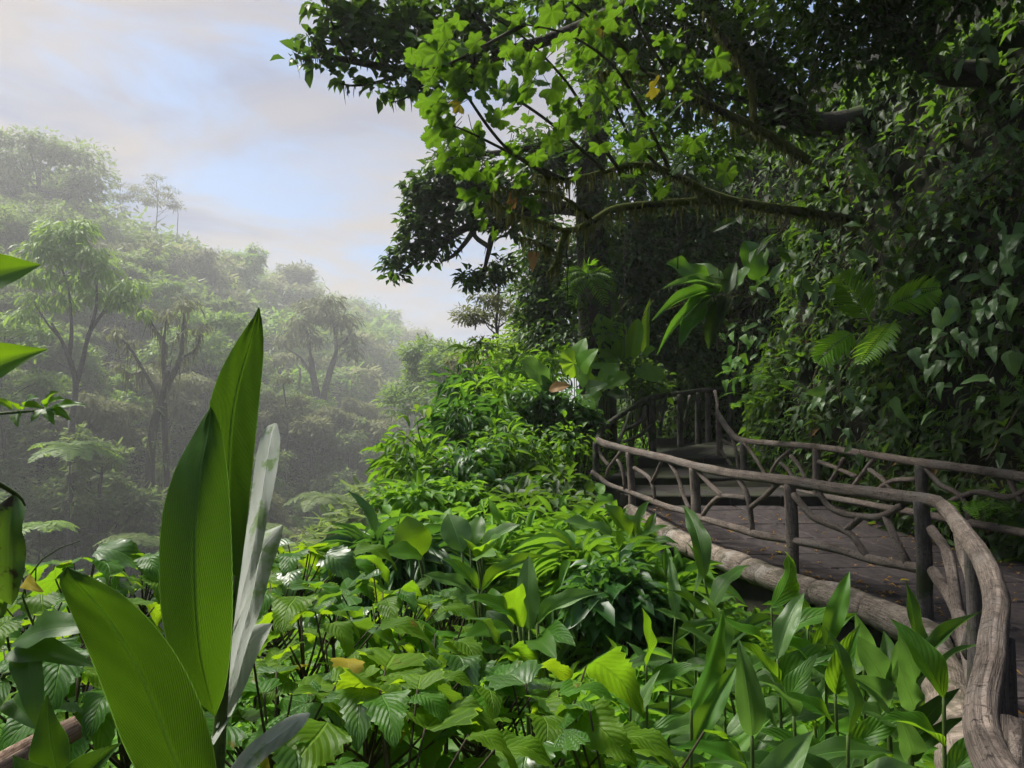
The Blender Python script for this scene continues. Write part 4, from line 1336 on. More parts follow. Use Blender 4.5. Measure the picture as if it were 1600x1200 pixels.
screen_tree("tall tree high on the bank above the mossy limbs", (7.2, 14.2), [(1260, 190), (1160, 80), (1060, -80)], 12.5, [(1100, 60, 12, 95), (1010, 40, 12, 90), (930, 30, 12.5, 80), (1190, 60, 12, 95), (1060, 150, 12, 80), (1150, 150, 12.5, 80), (1240, 110, 12, 80), (960, 120, 13, 70), (1000, -60, 12, 110), (1150, -60, 12, 110), (870, -30, 12.5, 80), (1220, 190, 12.5, 60), (1120, 230, 13, 60), (1010, 210, 13.5, 60)], M_BANK, 943, (.16, .085), 260)
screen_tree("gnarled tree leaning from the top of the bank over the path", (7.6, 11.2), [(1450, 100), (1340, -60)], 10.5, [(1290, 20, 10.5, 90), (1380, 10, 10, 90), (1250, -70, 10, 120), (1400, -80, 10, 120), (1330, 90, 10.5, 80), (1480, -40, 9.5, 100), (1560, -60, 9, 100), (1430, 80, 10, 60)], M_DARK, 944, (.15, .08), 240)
screen_tree("tree crown spreading above the path out over the railing", (8.0, 7.5), [(1800, -200), (1560, -300)], 8, [(1450, -330, 8, 240), (1150, -360, 8.5, 240), (1700, -280, 8, 240), (1300, -560, 6.5, 260), (1650, -700, 6, 300), (950, -330, 10, 200), (1000, -600, 7, 240), (1800, -520, 6, 260), (1950, -100, 7, 200), (1250, -260, 9.5, 200), (1500, -180, 9, 200), (1100, -800, 5.5, 300), (1400, -950, 5, 320), (1750, -1100, 4.5, 340)], M_DARK, 945, (.22, .12), 110, .3)

# 4: the lobed-leaf tree: mossy limbs from the bank and big back-lit leaves
root_ = at(1260, 335, 9.0)
lime = thing("lobed_leaf_tree", "tree with mossy limbs and big lime-green lobed leaves lit from behind", "tree", tuple(root_))
LIMBS = [([(1345, 345, 12.4), (1275, 333, 10.2), (1210, 325, 8.9), (1130, 313, 8.7), (1040, 317, 8.5), (960, 326, 8.3), (925, 346, 8.2), (885, 360, 8.1), (845, 346, 8.0), (800, 334, 7.9), (768, 308, 7.8)], .065, .012),
         ([(1150, 316, 8.7), (1105, 300, 8.6), (1060, 276, 8.5), (1020, 260, 8.4), (985, 258, 8.3), (945, 268, 8.2), (880, 280, 8.0), (835, 273, 7.9)], .055, .014),
         ([(885, 360, 8.1), (875, 385, 8.1), (870, 410, 8.1), (858, 424, 8.1)], .035, .02), ([(865, 392, 8.1), (840, 378, 8.0), (812, 370, 8.0)], .022, .008),
         ([(925, 346, 8.2), (900, 320, 8.1), (860, 300, 8.0), (820, 298, 7.9), (775, 292, 7.8)], .03, .008),
         ([(1260, 250, 9.2), (1190, 205, 8.9), (1110, 165, 8.6), (1060, 140, 8.4), (1010, 115, 8.3), (930, 113, 8.2)], .06, .018),
         ([(1180, 200, 8.9), (1170, 120, 8.6), (1130, 60, 8.4), (1100, 20, 8.3)], .05, .015)]
TWIGS = [[(1045, 262, 8.4), (1005, 180, 8.0), (960, 105, 7.6), (890, 55, 7.3), (820, 38, 7.1)], [(965, 262, 8.2), (930, 210, 7.9), (900, 150, 7.6), (868, 108, 7.4), (820, 60, 7.2), (760, 20, 7.0)],
         [(945, 268, 8.2), (870, 200, 7.8), (800, 152, 7.5), (740, 130, 7.2), (690, 118, 7.0)], [(1030, 261, 8.4), (985, 215, 8.2), (960, 165, 8.0), (930, 135, 7.8)],
         [(880, 280, 8.0), (800, 240, 7.6), (740, 210, 7.4), (705, 195, 7.3)], [(860, 278, 7.9), (790, 230, 7.6), (730, 150, 7.3), (700, 90, 7.1), (680, 60, 7.0)], [(820, 38, 7.1), (760, 70, 7.0), (700, 100, 6.9), (655, 110, 6.8)],
         [(1010, 115, 8.3), (960, 60, 7.9), (900, 10, 7.6), (850, -30, 7.4)], [(768, 308, 7.8), (735, 285, 7.7), (715, 268, 7.6)], [(1060, 140, 8.4), (1010, 60, 8.0), (980, 0, 7.8)], [(1110, 165, 8.6), (1080, 100, 8.3), (1070, 40, 8.1)]]
gl = np.random.default_rng(77)
limb_set(lime, LIMBS, M_MOSSBARK, gl, 150, 950)
w = Geo()
for q, tw in enumerate(TWIGS):
    P = px_poly(tw)
    part("twig", Geo().add(*tube(P, np.linspace(.022, .007, len(P)), 6, 26, .06, 0, 970 + q)).mesh("twig", M_TWIG), lime)
VIEW = lambda p: (np.asarray(p) - EYE) / np.linalg.norm(np.asarray(p) - EYE)
SUNV = np.array(sd)
LEAVES = []
for tw in TWIGS:
    P = spline(px_poly(tw), 40)
    for _ in range(13):
        f = gl.integers(8, 40)
        LEAVES.append(P[f] + gl.normal(0, 0.16, 3))
for (x, y, r, n) in ((690, 100, 50, 16), (745, 90, 70, 16), (760, 170, 60, 8), (800, 130, 60, 8), (860, 60, 70, 10), (690, 170, 45, 6), (650, 95, 14, 3), (920, 40, 80, 10), (710, 230, 40, 8), (1000, 60, 80, 8), (940, 180, 70, 8), (1060, 190, 70, 10), (1000, 270, 60, 5), (1130, 250, 40, 5), (880, 220, 60, 6)):
    for _ in range(n):
        LEAVES.append(at(x + gl.normal(0, r * .6), y + gl.normal(0, r * .6), gl.uniform(6.7, 7.8)))
for q, J in enumerate(LEAVES[:295]):
    out = gl.normal(0, 1, 3) * (1, 1, .2); out[0] -= 0.5
    D = out / np.linalg.norm(out) + (0, 0, -gl.uniform(0.2, 1.1))
    N = 0.55 * SUNV + np.array([0, 0, .25]) + 0.45 * gl.normal(0, 1, 3) + 0.5 * VIEW(J)
    s = gl.uniform(.13, .27)
    pet = J - D / np.linalg.norm(D) * s * .45 + (0, 0, .05)
    w.add(*tube([pet, J], .0035, 4, None, cap=False))
    mat = M_YELLOW if gl.random() < 0.012 else M_LIME
    put_round_leaf(lime, "lobed", int(gl.integers(4)), mat, J, D, N, s)
part("leaf_stalks", w.mesh("leaf_stalks", M_TWIG), lime, "stuff")

# lone low leaves of the same tree
for x, y, d, s in ((770, 283, 7.7, .2), (745, 310, 7.6, .17), (755, 345, 7.7, .2), (772, 362, 7.8, .16), (800, 312, 7.8, .2), (835, 320, 7.9, .2), (765, 265, 7.6, .22)):
    put_round_leaf(lime, "lobed", 1, M_DRY if (x, y) == (800, 312) else M_LIME, at(x, y, d), (-.3, 0, -1), SUNV + 0.3 * rand_dirs(1)[0], s)
# hanging yellowed leaf and a bromeliad on the limb
t = thing("hanging_leaf", "single brown dead leaf caught below the mossy limb", "leaf", tuple(at(835, 395, 8.0)))
put_leaf(t, "heart", 1, M_DRY, at(835, 393, 8.0), at(832, 425, 8.0), (-.3, -1, .2), .13)
t = thing("bromeliad", "small yellow-green bromeliad perched on the mossy limb", "plant", tuple(at(1022, 316, 8.45)))
for q in range(9):
    a = q * 2.4
    b = at(1022, 316, 8.45)
    put_leaf(t, "strap", q % 4, M_LIME, b, b + np.array([math.cos(a) * .22, math.sin(a) * .12, .12 + .22 * abs(math.sin(q * 1.7))]), (0, -.3, 1), .045)


# ------------------------------------------------------------------ the overgrown bank
gb = np.random.default_rng(83)
BK = spline(BANK[1:18], 400)
TT = np.gradient(BK[:, :2], axis=0); TT /= np.linalg.norm(TT, axis=1)[:, None]
IN = np.stack([TT[:, 1], -TT[:, 0]], 1)


def bank_points(n, bmin=0.05, bmax=4.2, ymin=2.0, ymax=26, hole=0.0, ns=0.9):
    out = []
    while len(out) < n:
        k = gb.integers(0, 400, n * 2)
        b = bmin + (bmax - bmin) * gb.random(n * 2) ** 1.3
        x, y = BK[k, 0] + IN[k, 0] * b, BK[k, 1] + IN[k, 1] * b
        z = height(x, y)
        m = (y > ymin) & (y < ymax) & (vnoise(x * 1.7 + z * 1.1, y + z * 0.9, ns) + 0.25 * vnoise(x * 5, z * 5 + y, ns) > hole)
        for q in np.nonzero(m)[0]:
            out.append((x[q], y[q], z[q], -IN[k[q], 0], -IN[k[q], 1]))
    return np.array(out[:n])


def bank_mass(name, n, L, W, mat, tpl, hole, bmax=4.2, lift=0.35, ns=0.9, ymin=2.0, tint=(0, 1), ymax=26):
    B = bank_points(n, 0.05, bmax, ymin, ymax, hole, ns)
    O = np.c_[B[:, 3:5], np.zeros(n)]
    P = B[:, :3] + O * gb.random(n)[:, None] * lift
    D = O * gb.uniform(0, 0.8, n)[:, None] + np.array([0, 0, -1.0]) * gb.uniform(0.1, 1.0, n)[:, None] + 0.6 * rand_dirs(n, gb)
    N = O * 0.7 + np.array([0, 0, 0.7]) + 0.45 * rand_dirs(n, gb)
    s = np.exp(gb.normal(0, 0.3, n))
    geo = Geo()
    scatter(geo, tpl, P, D, N, L * s, W * s, gb.uniform(*tint, n))
    part(name, geo.mesh(name, mat), kind="stuff")


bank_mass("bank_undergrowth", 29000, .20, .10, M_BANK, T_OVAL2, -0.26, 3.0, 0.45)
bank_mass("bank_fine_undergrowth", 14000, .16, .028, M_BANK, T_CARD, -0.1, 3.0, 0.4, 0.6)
bank_mass("bank_moss", 9000, .10, .02, M_MOSS, T_STRIP, 0.10, 2.5, 0.12, 1.6)
bank_mass("bank_dry_litter", 900, .12, .06, M_DRY, T_OVAL2, 0.05, 3.0, 0.2)
bank_mass("bank_foot_ferns", 5000, .11, .03, M_COVER, T_CARD, 0.08, 0.7, 0.25, 0.8, 7.0)


def creeper(label, path_px, n, L, W, seed, mat=M_VINE, kind="heart", wob=12, dd=0.25, name="creeper", cat="creeper", down=0.8):
    """a stem hanging on the bank with separate leaves along it"""
    g = np.random.default_rng(seed)
    P = spline(px_poly(path_px), 50)
    t = thing(name, label, cat, tuple(P[0]), "creepers on the bank")
    w = Geo().add(*tube(P, np.linspace(.012, .004, 50), 6, None, .05))
    for q in range(n):
        a = P[min(49, int((q + g.random()) / n * 50))]
        d = a[1]
        j = a + np.array([g.normal(0, wob), g.normal(0, wob * .5), g.normal(0, wob)]) * d / FPX + np.array([0, -abs(g.normal(0, dd)) * .6, 0])
        s = math.exp(g.normal(0, .22))
        D = np.array([g.normal(-.35, .5), g.normal(-.3, .35), -down + g.normal(0, .35)])
        D /= np.linalg.norm(D)
        N = np.array([-.75, -.5, .4]) + g.normal(0, .38, 3)
        w.add(*tube([a, j], .0025, 4, None, cap=False))
        put_leaf(t, kind, int(g.integers(4)), mat, j, j + D * L * s, N, W * s)
    part("stem", w.mesh("stem", M_TWIG), t)
    return t


creeper("dense light green creeper cascading down the bank between dark hollows", [(1575, 255, 8.6), (1530, 285, 8.5), (1480, 310, 8.4), (1450, 350, 8.3), (1425, 395, 8.3)], 85, .10, .06, 1001, M_VINE, "heart", 22)
creeper("upper strand of the creeper hanging over the dark hollow", [(1530, 220, 8.7), (1505, 260, 8.6), (1470, 275, 8.5)], 30, .10, .06, 1002, M_VINE, "heart", 16)
creeper("large-leaved creeper hanging at the edge of the picture by the dark bank", [(1600, 320, 8.0), (1570, 400, 7.9), (1560, 470, 7.8), (1590, 560, 7.7)], 26, .24, .12, 1003, M_VINE, "heart", 30)
creeper("creeper with long drooping leaves below the light green cascade", [(1560, 360, 8.2), (1520, 420, 8.1), (1490, 470, 8.0), (1470, 500, 8.0)], 24, .19, .085, 1004, M_VINE, "oval", 26)
creeper("spray of long yellow-green leaves hanging high on the bank", [(1500, -40, 9.2), (1470, 40, 9.0), (1455, 100, 8.9), (1440, 150, 8.8)], 34, .26, .075, 1005, M_SHRUB, "oval", 24)
creeper("pale spray of leaves beside the yellow-green one high on the bank", [(1560, 30, 8.8), (1510, 80, 8.7), (1470, 115, 8.6)], 16, .24, .10, 1006, M_VINE, "oval", 22)
creeper("small leafy sprig in front of the dark hollow", [(1360, 165, 9.2), (1335, 185, 9.1), (1320, 210, 9.1)], 12, .15, .06, 1007, M_VINE, "oval", 14)
creeper("rosette of pale upright leaves in the dark middle of the bank", [(1350, 300, 9.4), (1352, 290, 9.3)], 7, .26, .07, 1008, M_VINE, "oval", 10, down=-.7)
creeper("leafy clump of glossy leaves between the nest fern and the palm", [(1290, 370, 9.6), (1275, 410, 9.5), (1250, 450, 9.4), (1230, 480, 9.4)], 34, .22, .09, 1009, M_VINE, "oval", 26)
creeper("trailing creeper on the bank above the nest fern", [(1290, 290, 9.8), (1250, 310, 9.7), (1190, 330, 9.6), (1140, 325, 9.5)], 26, .22, .08, 1010, M_BANK, "oval", 22)
creeper("small-leaved creeper climbing beside the dark post on the bank", [(1300, 540, 9.6), (1275, 580, 9.5), (1265, 620, 9.5), (1270, 660, 9.4)], 18, .14, .08, 1011, M_VINE, "heart", 20)
creeper("single large heart-shaped leaf hanging above the bank railing", [(1272, 600, 9.2), (1270, 625, 9.1)], 2, .24, .13, 1012, M_VINE, "heart", 4)
creeper("creeper with scattered leaves in the shade over the bank railing", [(1400, 640, 9.0), (1370, 665, 8.9), (1340, 690, 8.8)], 14, .13, .07, 1013, M_BANK, "heart", 18)
creeper("hanging strand of leaves beside the mossy limb, under the tall tree", [(1310, 215, 9.8), (1290, 250, 9.7), (1255, 275, 9.7)], 22, .16, .06, 1014, M_BANK, "oval", 22)
creeper("bright climbing leaves at the foot of the bank by the stair end", [(1155, 535, 13.5), (1150, 570, 13.4), (1140, 610, 13.4)], 20, .26, .13, 1015, M_COVER, "heart", 14)
creeper("low leafy trailer behind the railing at the edge of the picture", [(1590, 640, 8.0), (1560, 690, 7.9), (1540, 720, 7.8)], 10, .16, .09, 1016, M_BANK, "heart", 20)
creeper("grey-green leafy trailer hanging in the topmost dark part of the bank", [(1600, 170, 8.4), (1560, 210, 8.4), (1590, 260, 8.3)], 18, .17, .08, 1017, M_VINE, "oval", 22)

for q, (lab, pth, n, L_, W_, mt, kd) in enumerate((
        ("creeper with broad leaves hanging beside the palm fronds", [(1480, 520, 8.6), (1450, 560, 8.5), (1440, 620, 8.5)], 18, .2, .1, M_VINE, "heart"),
        ("curtain of hanging leaves above the palm in the shade", [(1400, 330, 9.3), (1380, 380, 9.2), (1370, 430, 9.2)], 20, .18, .08, M_BANK, "oval"),
        ("trailing leaves under the topmost spray on the bank", [(1420, 190, 9.2), (1390, 230, 9.2), (1380, 290, 9.1)], 18, .18, .07, M_BANK, "oval"),
        ("creeper with glossy leaves high between two dark hollows", [(1290, 60, 10.4), (1270, 110, 10.3), (1260, 170, 10.2)], 22, .2, .08, M_BANK, "oval"),
        ("leafy strand hanging down behind the stair end post", [(1190, 420, 12.6), (1180, 480, 12.5), (1175, 530, 12.5)], 24, .2, .09, M_VINE, "oval"),
        ("mid-green creeper spilling over the bank above the railing", [(1330, 560, 9.4), (1310, 610, 9.3), (1330, 660, 9.2)], 26, .15, .08, M_VINE, "heart"),
        ("pale creeper strand beside the large-leaved one at the picture edge", [(1530, 470, 8.2), (1510, 530, 8.1), (1520, 590, 8.1)], 18, .18, .09, M_VINE, "heart"),
        ("long leaves trailing from the ledge over the nest fern", [(1230, 350, 9.9), (1200, 390, 9.8), (1215, 430, 9.8)], 16, .24, .08, M_SHRUB, "oval"))):
    creeper(lab, pth, n, L_, W_, 1040 + q, mt, kd, 24)

# ferny mound by the stair
gm = np.random.default_rng(91)
b = at(1190, 610, 12.6)
t = thing("fern_clump", "yellow-green ferny mound on the bank above the railing bend", "fern", tuple(b))
for q in range(46):
    fr = Geo()
    p = at(1195 + gm.normal(0, 28), 600 + gm.normal(0, 36), 12.7 + gm.normal(0, .25))
    a = gm.uniform(0, 6.28)
    frond_geo(fr, p, (math.cos(a), math.sin(a) - .5, .35), gm.uniform(.3, .5), .10, gm, .6, 12, .028)
    part("frond", fr.mesh("frond", M_SHRUB), t)
t = thing("fern_clump", "small ferns growing through the bank railing", "fern", tuple(at(1500, 790, 8.2)))
for q in range(14):
    fr = Geo()
    p = at(1490 + gm.normal(0, 40), 795 + gm.normal(0, 12), 8.6 + gm.normal(0, .2)); p[0] += .25
    a = gm.uniform(0, 6.28)
    frond_geo(fr, p, (math.cos(a), math.sin(a) - .5, .5), gm.uniform(.25, .42), .08, gm, .6, 12, .02)
    part("frond", fr.mesh("frond", M_COVER), t)

# palm fronds
T_PIN = blade(5, 2, P_LANCE, 0.25, 0.06)
b = at(1352, 590, 9.3)
t = thing("palm", "young palm with feathered fronds growing from the dark bank", "palm", tuple(b))
for (x0, y0, x1, y1, dd, ll, dr) in ((1362, 505, 1312, 430, 0.1, .36, .05), (1380, 485, 1465, 452, -.4, .34, .10), (1400, 500, 1350, 562, -.5, .28, .10), (1340, 520, 1290, 560, .0, .3, .3)):
    fr = Geo()
    p, e = at(x0, y0, 9.2), at(x1, y1, 9.2 + dd)
    L_ = float(np.linalg.norm(e - p))
    frond_geo(fr, p, e - p + (0, 0, dr * L_), L_ * 1.05, ll, gm, dr, 22, .035, T_PIN, (-.65, -.6, .4), True, .7)
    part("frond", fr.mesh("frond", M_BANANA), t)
    st = Geo().add(*tube([b, (b + p) / 2 + (0, -.1, .1), p], .012, 6, 8, .05))
    part("stalk", st.mesh("stalk", M_STEM), t)
b = at(918, 432, 14.5)
t = thing("palm", "small bright palm tuft hanging among the dark leaves over the path end", "palm", tuple(b))
for q in range(7):
    fr = Geo()
    a = q * .9 - .3
    frond_geo(fr, b, (math.cos(a), -.4, math.sin(a) * .6 + .2), .55, .22, gm, .6, 14, .03, T_PIN, (0, -.8, .6), True, .7)
    part("frond", fr.mesh("frond", M_SHRUB), t)

# nest fern with long entire leaves
cen = at(1128, 462, 10.4)
t = thing("nest_fern", "large nest fern with long glossy leaves fixed to the bank", "fern", tuple(cen))
for q, (x0, y0, x1, y1, dd, w_, kd, mt) in enumerate(((1118, 452, 1041, 412, -.3, 40, "paddle", M_PADDLE), (1186, 440, 1163, 376, .0, 36, "paddle", M_PADDLE), (1120, 458, 1034, 452, -.5, 22, "strap", M_GINGERP), (1118, 462, 1018, 502, -.5, 26, "strap", M_PADDLE),
                                           (1112, 466, 1026, 556, -.4, 18, "strap", M_PADDLE), (1116, 470, 1062, 542, -.5, 24, "paddle", M_PADDLE), (1128, 468, 1108, 545, -.4, 26, "paddle", M_BANK), (1128, 452, 1088, 412, .3, 34, "oval", M_GINGERP),
                                           (1150, 450, 1172, 420, -.3, 30, "paddle", M_GINGERP), (1180, 455, 1208, 436, -.5, 26, "paddle", M_GINGERP), (1135, 460, 1150, 410, .3, 24, "strap", M_DARK), (1115, 462, 1042, 480, -.2, 20, "strap", M_PADDLE), (1140, 468, 1120, 530, -.5, 22, "strap", M_BANK))):
    put_leaf(t, kd, q % 4, mt, at(x0, y0, 10.4), at(x1, y1, 10.4 + dd), (-.25, -.75, .6), w_ * 10.4 / FPX)
rt = Geo()
for q in range(60):
    p = cen + gm.normal(0, 1, 3) * (.35, .15, .15)
    rt.add(*tube([p, p + gm.normal(0, 1, 3) * (.2, .1, .12) + (0, 0, -.1)], .006, 4, None))
part("root_ball", rt.mesh("root_ball", M_MOSSBARK), t, "stuff")

# thin hanging roots and vines before the bank
hv = np.random.default_rng(95)
for q, (x, y0, y1, d, lab) in enumerate(((918, 420, 575, 14.6, "thin vine hanging from the small palm tuft"), (975, 360, 560, 14.0, "thin vine hanging to the banana leaves below the mossy limb"), (1121, 500, 545, 10.2, "thin vine hanging below the nest fern"),
                                         (886, 380, 470, 8.1, "thin vine hanging from the bend of the mossy limb"), (1060, 325, 420, 8.6, "thin vine hanging from the straight part of the mossy limb"))):
    P = [at(x + hv.normal(0, 2), y, d) for y in np.linspace(y0, y1, 6)]
    t = thing("hanging_vine" if q < 5 else "sapling", lab, "vine" if q < 5 else "tree", tuple(P[0]))
    part("stem", Geo().add(*tube(P, .04 if q == 5 else .008, 7, 20, .08)).mesh("stem", M_BARK), t)


# ------------------------------------------------------------------ the green slope between railing and valley
gs = np.random.default_rng(101)


def slope_points(n, xr, yr, smin=0.12, emax=2.5, g=gs):
    out = []
    while len(out) < n:
        x, y = g.uniform(*xr, n), g.uniform(*yr, n)
        dl, sl, _ = poly_dist(x, y, LEFT)
        de, se, _ = poly_dist(x, y, EDGE)
        db, sb, _ = poly_dist(x, y, BANK)
        m = (dl * sl > smin) & (de * se < emax) & (-db * sb < 0.2)
        out += list(zip(x[m], y[m]))
    return np.array(out[:n])


def cover(name, n, xr, yr, L, W, mat, tpl, hmax, tint=(0, 1), clump=1.1, emax=2.5, base=0.02, upr=0.5):
    P = slope_points(n, xr, yr, 0.12, emax)
    z = height(P[:, 0], P[:, 1])
    h = hmax * np.clip(0.55 + 1.1 * vnoise(P[:, 0], P[:, 1], clump), 0.05, 1.2)
    dl, sl, _ = poly_dist(P[:, 0], P[:, 1], LEFT)
    h = h * np.clip(dl * 1.2, 0.15, 1)
    f = gs.random(n) ** 0.5
    Q = np.c_[P, z + base + h * f]
    D = rand_dirs(n, gs) * np.array([1, 1, 0.35]) + np.array([0, 0, -0.25])
    N = np.array([0, 0, 1.0]) * (0.4 + upr) + 0.55 * rand_dirs(n, gs)
    s = np.exp(gs.normal(0, 0.3, n))
    geo = Geo()
    scatter(geo, tpl, Q, D, N, L * s, W * s, np.clip(gs.uniform(*tint, n) + 0.35 * vnoise(P[:, 0], P[:, 1], 0.8), 0, 1))
    return part(name, geo.mesh(name, mat), kind="stuff")


cover("slope_undergrowth", 16000, (-2.6, 3.2), (5.0, 19), .11, .055, M_COVER, T_OVAL2, 0.55)
cover("slope_ivy", 14000, (-1.8, 3.2), (3.4, 10.5), .095, .075, M_COVER, T_HEART, 0.62, (0.1, 1))
cover("near_ground_cover", 15000, (-4.5, 2.6), (1.5, 6.5), .075, .055, M_COVER, T_HEART, 0.75, (0.1, 1), 0.9)
cover("near_leafy_cover", 5200, (0.0, 2.9), (1.9, 6.2), .22, .05, M_COVER, T_LANCE, 0.85, (0.2, 1), 0.7)
cover("valley_brink_undergrowth", 12000, (-9, 1.5), (4, 26), .16, .07, M_SHRUB, T_OVAL2, 0.7, (0, .8), 1.6, 7.0)


def shrub(label, px, py, d, w_px, h_px, seed, mat=M_SHRUB, L=.22, W=.06, tpl=T_LANCE, n=420, cat="shrub", name="shrub", tint=(0.1, 1.0), droop=0.35):
    """a bush whose crown fills a pixel box at depth d; base on the ground below it"""
    g = np.random.default_rng(seed)
    c = at(px, py, d)
    rx, rz = w_px * d / FPX / 2, h_px * d / FPX / 2
    gz = float(height(c[0], c[1]))
    t = thing(name, label, cat, (c[0], c[1], gz), "shrubs on the slope below the railing")
    w, f = Geo(), Geo()
    k = 9
    for q in range(k):
        e = c + np.array([g.normal(0, .45) * rx, g.normal(0, .45) * rx, g.uniform(-.4, .9) * rz])
        b = np.array([c[0] + g.normal(0, .15) * rx, c[1] + g.normal(0, .15) * rx, gz - .05])
        m = (b + e) / 2 + np.array([(e - b)[0] * .2, (e - b)[1] * .2, 0])
        w.add(*tube([b, m, e], [.014, .010, .004], 5, 8, .05))
        clump_leaves(f, tpl, e, (rx * .55, rx * .55, rz * .55), n // k, L, W, g, droop, .2, tint, .25)
    part("stems", w.mesh("stems", M_TWIG), t, "stuff")
    part("foliage", f.mesh("foliage", mat), t, "stuff")
    return t


SH = [("bright glossy shrub at the brink just above the mist", 690, 750, 11.0, 120, 110, M_SHRUB), ("tall leafy shrub leaning over the brink below the bushy far tree", 735, 690, 12.5, 130, 110, M_SHRUB), ("narrow-leaved shrub in the middle of the slope", 770, 770, 10.5, 140, 120, M_SHRUB),
      ("lush long-leaved bush left of the railing corner", 835, 725, 11.6, 110, 110, M_SHRUB), ("dark green bush tucked under the railing corner", 872, 790, 10.6, 80, 80, M_BANK), ("light green bush below the broad fan leaves", 800, 650, 14.0, 120, 90, M_SHRUB),
      ("bush with white-glinting leaves at the crest of the slope", 760, 620, 15.5, 100, 80, M_SHRUB), ("dense bush beneath the orange dead leaf", 862, 655, 13.6, 90, 80, M_SHRUB), ("low bush at the lower brink beside the mist", 650, 810, 9.8, 90, 80, M_SHRUB), ("round bush in the hollow between the crest and the kerb", 830, 830, 9.0, 130, 90, M_BANK),
      ("feathery shrub on the upper crest behind the fan leaves", 835, 590, 17.0, 110, 80, M_SHRUB), ("pale shrub in front of the dark hollow below the kerb end", 910, 850, 8.2, 110, 80, M_COVER), ("leafy shrub beside the stair railing posts", 905, 668, 13.4, 50, 50, M_SHRUB), ("shaded shrub inside the bend of the stair railing", 1000, 600, 16.8, 90, 70, M_BANK), ("pale yellow-green bush on the crest at the foot of the thin tree", 812, 545, 22.0, 90, 90, M_FARLIME), ("fresh green bush filling the slope under the middle shrub", 800, 860, 7.6, 150, 100, M_COVER), ("mixed bush below the kerb end with small leaves", 880, 900, 6.6, 130, 90, M_COVER), ("light leafy bush in the middle of the ivy slope", 960, 950, 5.6, 140, 90, M_SHRUB), ("low bush left of the ivy, behind the rosette plant", 700, 880, 6.6, 130, 80, M_COVER),
      ("rough bush at the brink below the drooping twig", 640, 860, 7.4, 100, 80, M_SHRUB), ("dense low bush in the hollow before the railing post", 1020, 930, 6.0, 110, 70, M_COVER), ("bush of narrow leaves at the lower brink", 600, 890, 6.2, 110, 60, M_SHRUB), ("shaggy bush leaning out of the slope above the brink", 700, 810, 8.8, 120, 90, M_COVER), ("shaded leafy bush in the corner behind the landing posts", 1090, 590, 19.6, 110, 90, M_BANK)]
STY = [(.25, .055, T_LANCE, None), (.16, .08, T_OVAL, M_DEEP), (.22, .10, T_OVAL, M_COVER), (.30, .06, T_LANCE, M_DEEP), (.13, .07, T_OVAL, None)]
for q, (lab, x, y, d, w_, h_, mt) in enumerate(SH):
    L_, W_, tp, m2 = STY[(q * 3) % 5]
    shrub(lab, x, y, d, w_ * 1.2, h_ * 1.1, 1200 + q, m2 if (m2 and mt is M_SHRUB) else mt, L_, W_, tp, 640 if L_ > .2 else 900)


# a twig with a few leaves reaching out over the mist
def twig_plant(label, pix, leaves, seed, mat=M_SHRUB, size=.16):
    g = np.random.default_rng(seed)
    P = px_poly(pix)
    b = P[0]
    t = thing("leafy_twig", label, "twig", tuple(b), "twigs reaching out over the mist")
    part("stem", Geo().add(*tube(P, np.linspace(.012, .004, len(P)), 6, 20, .06)).mesh("stem", M_TWIG), t)
    for (x, y) in leaves:
        j = at(x + g.normal(0, 2), y + g.normal(0, 2), pix[-1][2] + g.normal(0, .1))
        D = np.array([g.normal(-.2, .6), g.normal(0, .4), -.5 + g.normal(0, .3)])
        put_leaf(t, "oval", int(g.integers(4)), mat, j, j + D / np.linalg.norm(D) * size * math.exp(g.normal(0, .2)), (0, -.2, 1), size * .5)


twig_plant("slender leafy twig reaching far out over the mist", [(720, 745, 10.6), (680, 715, 10.4), (655, 700, 10.3), (634, 682, 10.2)], [(625, 675), (640, 670), (650, 668), (632, 690), (628, 700), (640, 705), (655, 690), (662, 700), (670, 708), (622, 710), (636, 712), (676, 690)], 1301)
twig_plant("thin upright twig with pale leaves above the slender one", [(664, 705, 10.3), (655, 680, 10.3), (652, 655, 10.3)], [(640, 640), (650, 634), (662, 640), (632, 648), (672, 636), (655, 648)], 1302, M_FARLIME)
twig_plant("short drooping twig below the slender one", [(690, 800, 10.0), (668, 770, 9.9), (658, 740, 9.9)], [(650, 735), (662, 733), (672, 738), (648, 745), (678, 730), (655, 752)], 1303)
twig_plant("bare curling twig low at the brink", [(660, 810, 9.6), (640, 795, 9.5), (622, 775, 9.5)], [(640, 790), (630, 800), (655, 790)], 1304)


# ------------------------------------------------------------------ plants with big separate leaves
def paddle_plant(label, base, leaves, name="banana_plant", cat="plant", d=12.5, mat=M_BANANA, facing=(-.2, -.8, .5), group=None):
    b = at(*base)
    gz = float(height(b[0], b[1]))
    b[2] = min(b[2], gz + .05) if abs(b[2] - gz) < 1.5 else b[2]
    t = thing(name, label, cat, tuple(b), group)
    w = Geo()
    for q, (x0, y0, x1, y1, wpx, kd, mt, dd) in enumerate(leaves):
        p, e = at(x0, y0, base[2] + dd * .3), at(x1, y1, base[2] + dd)
        part("stem", Geo().add(*tube([b + (0, 0, .1), (b + p) / 2 + (0.02 * q, 0, .05), p], [.014, .011, .007], 6, 10, .05)).mesh("stem", M_STEM), t)
        put_leaf(t, kd, q % 4, mt or mat, p, e, np.asarray(facing) + 0.25 * rand_dirs(1, gs)[0], wpx * base[2] / FPX)
    return t


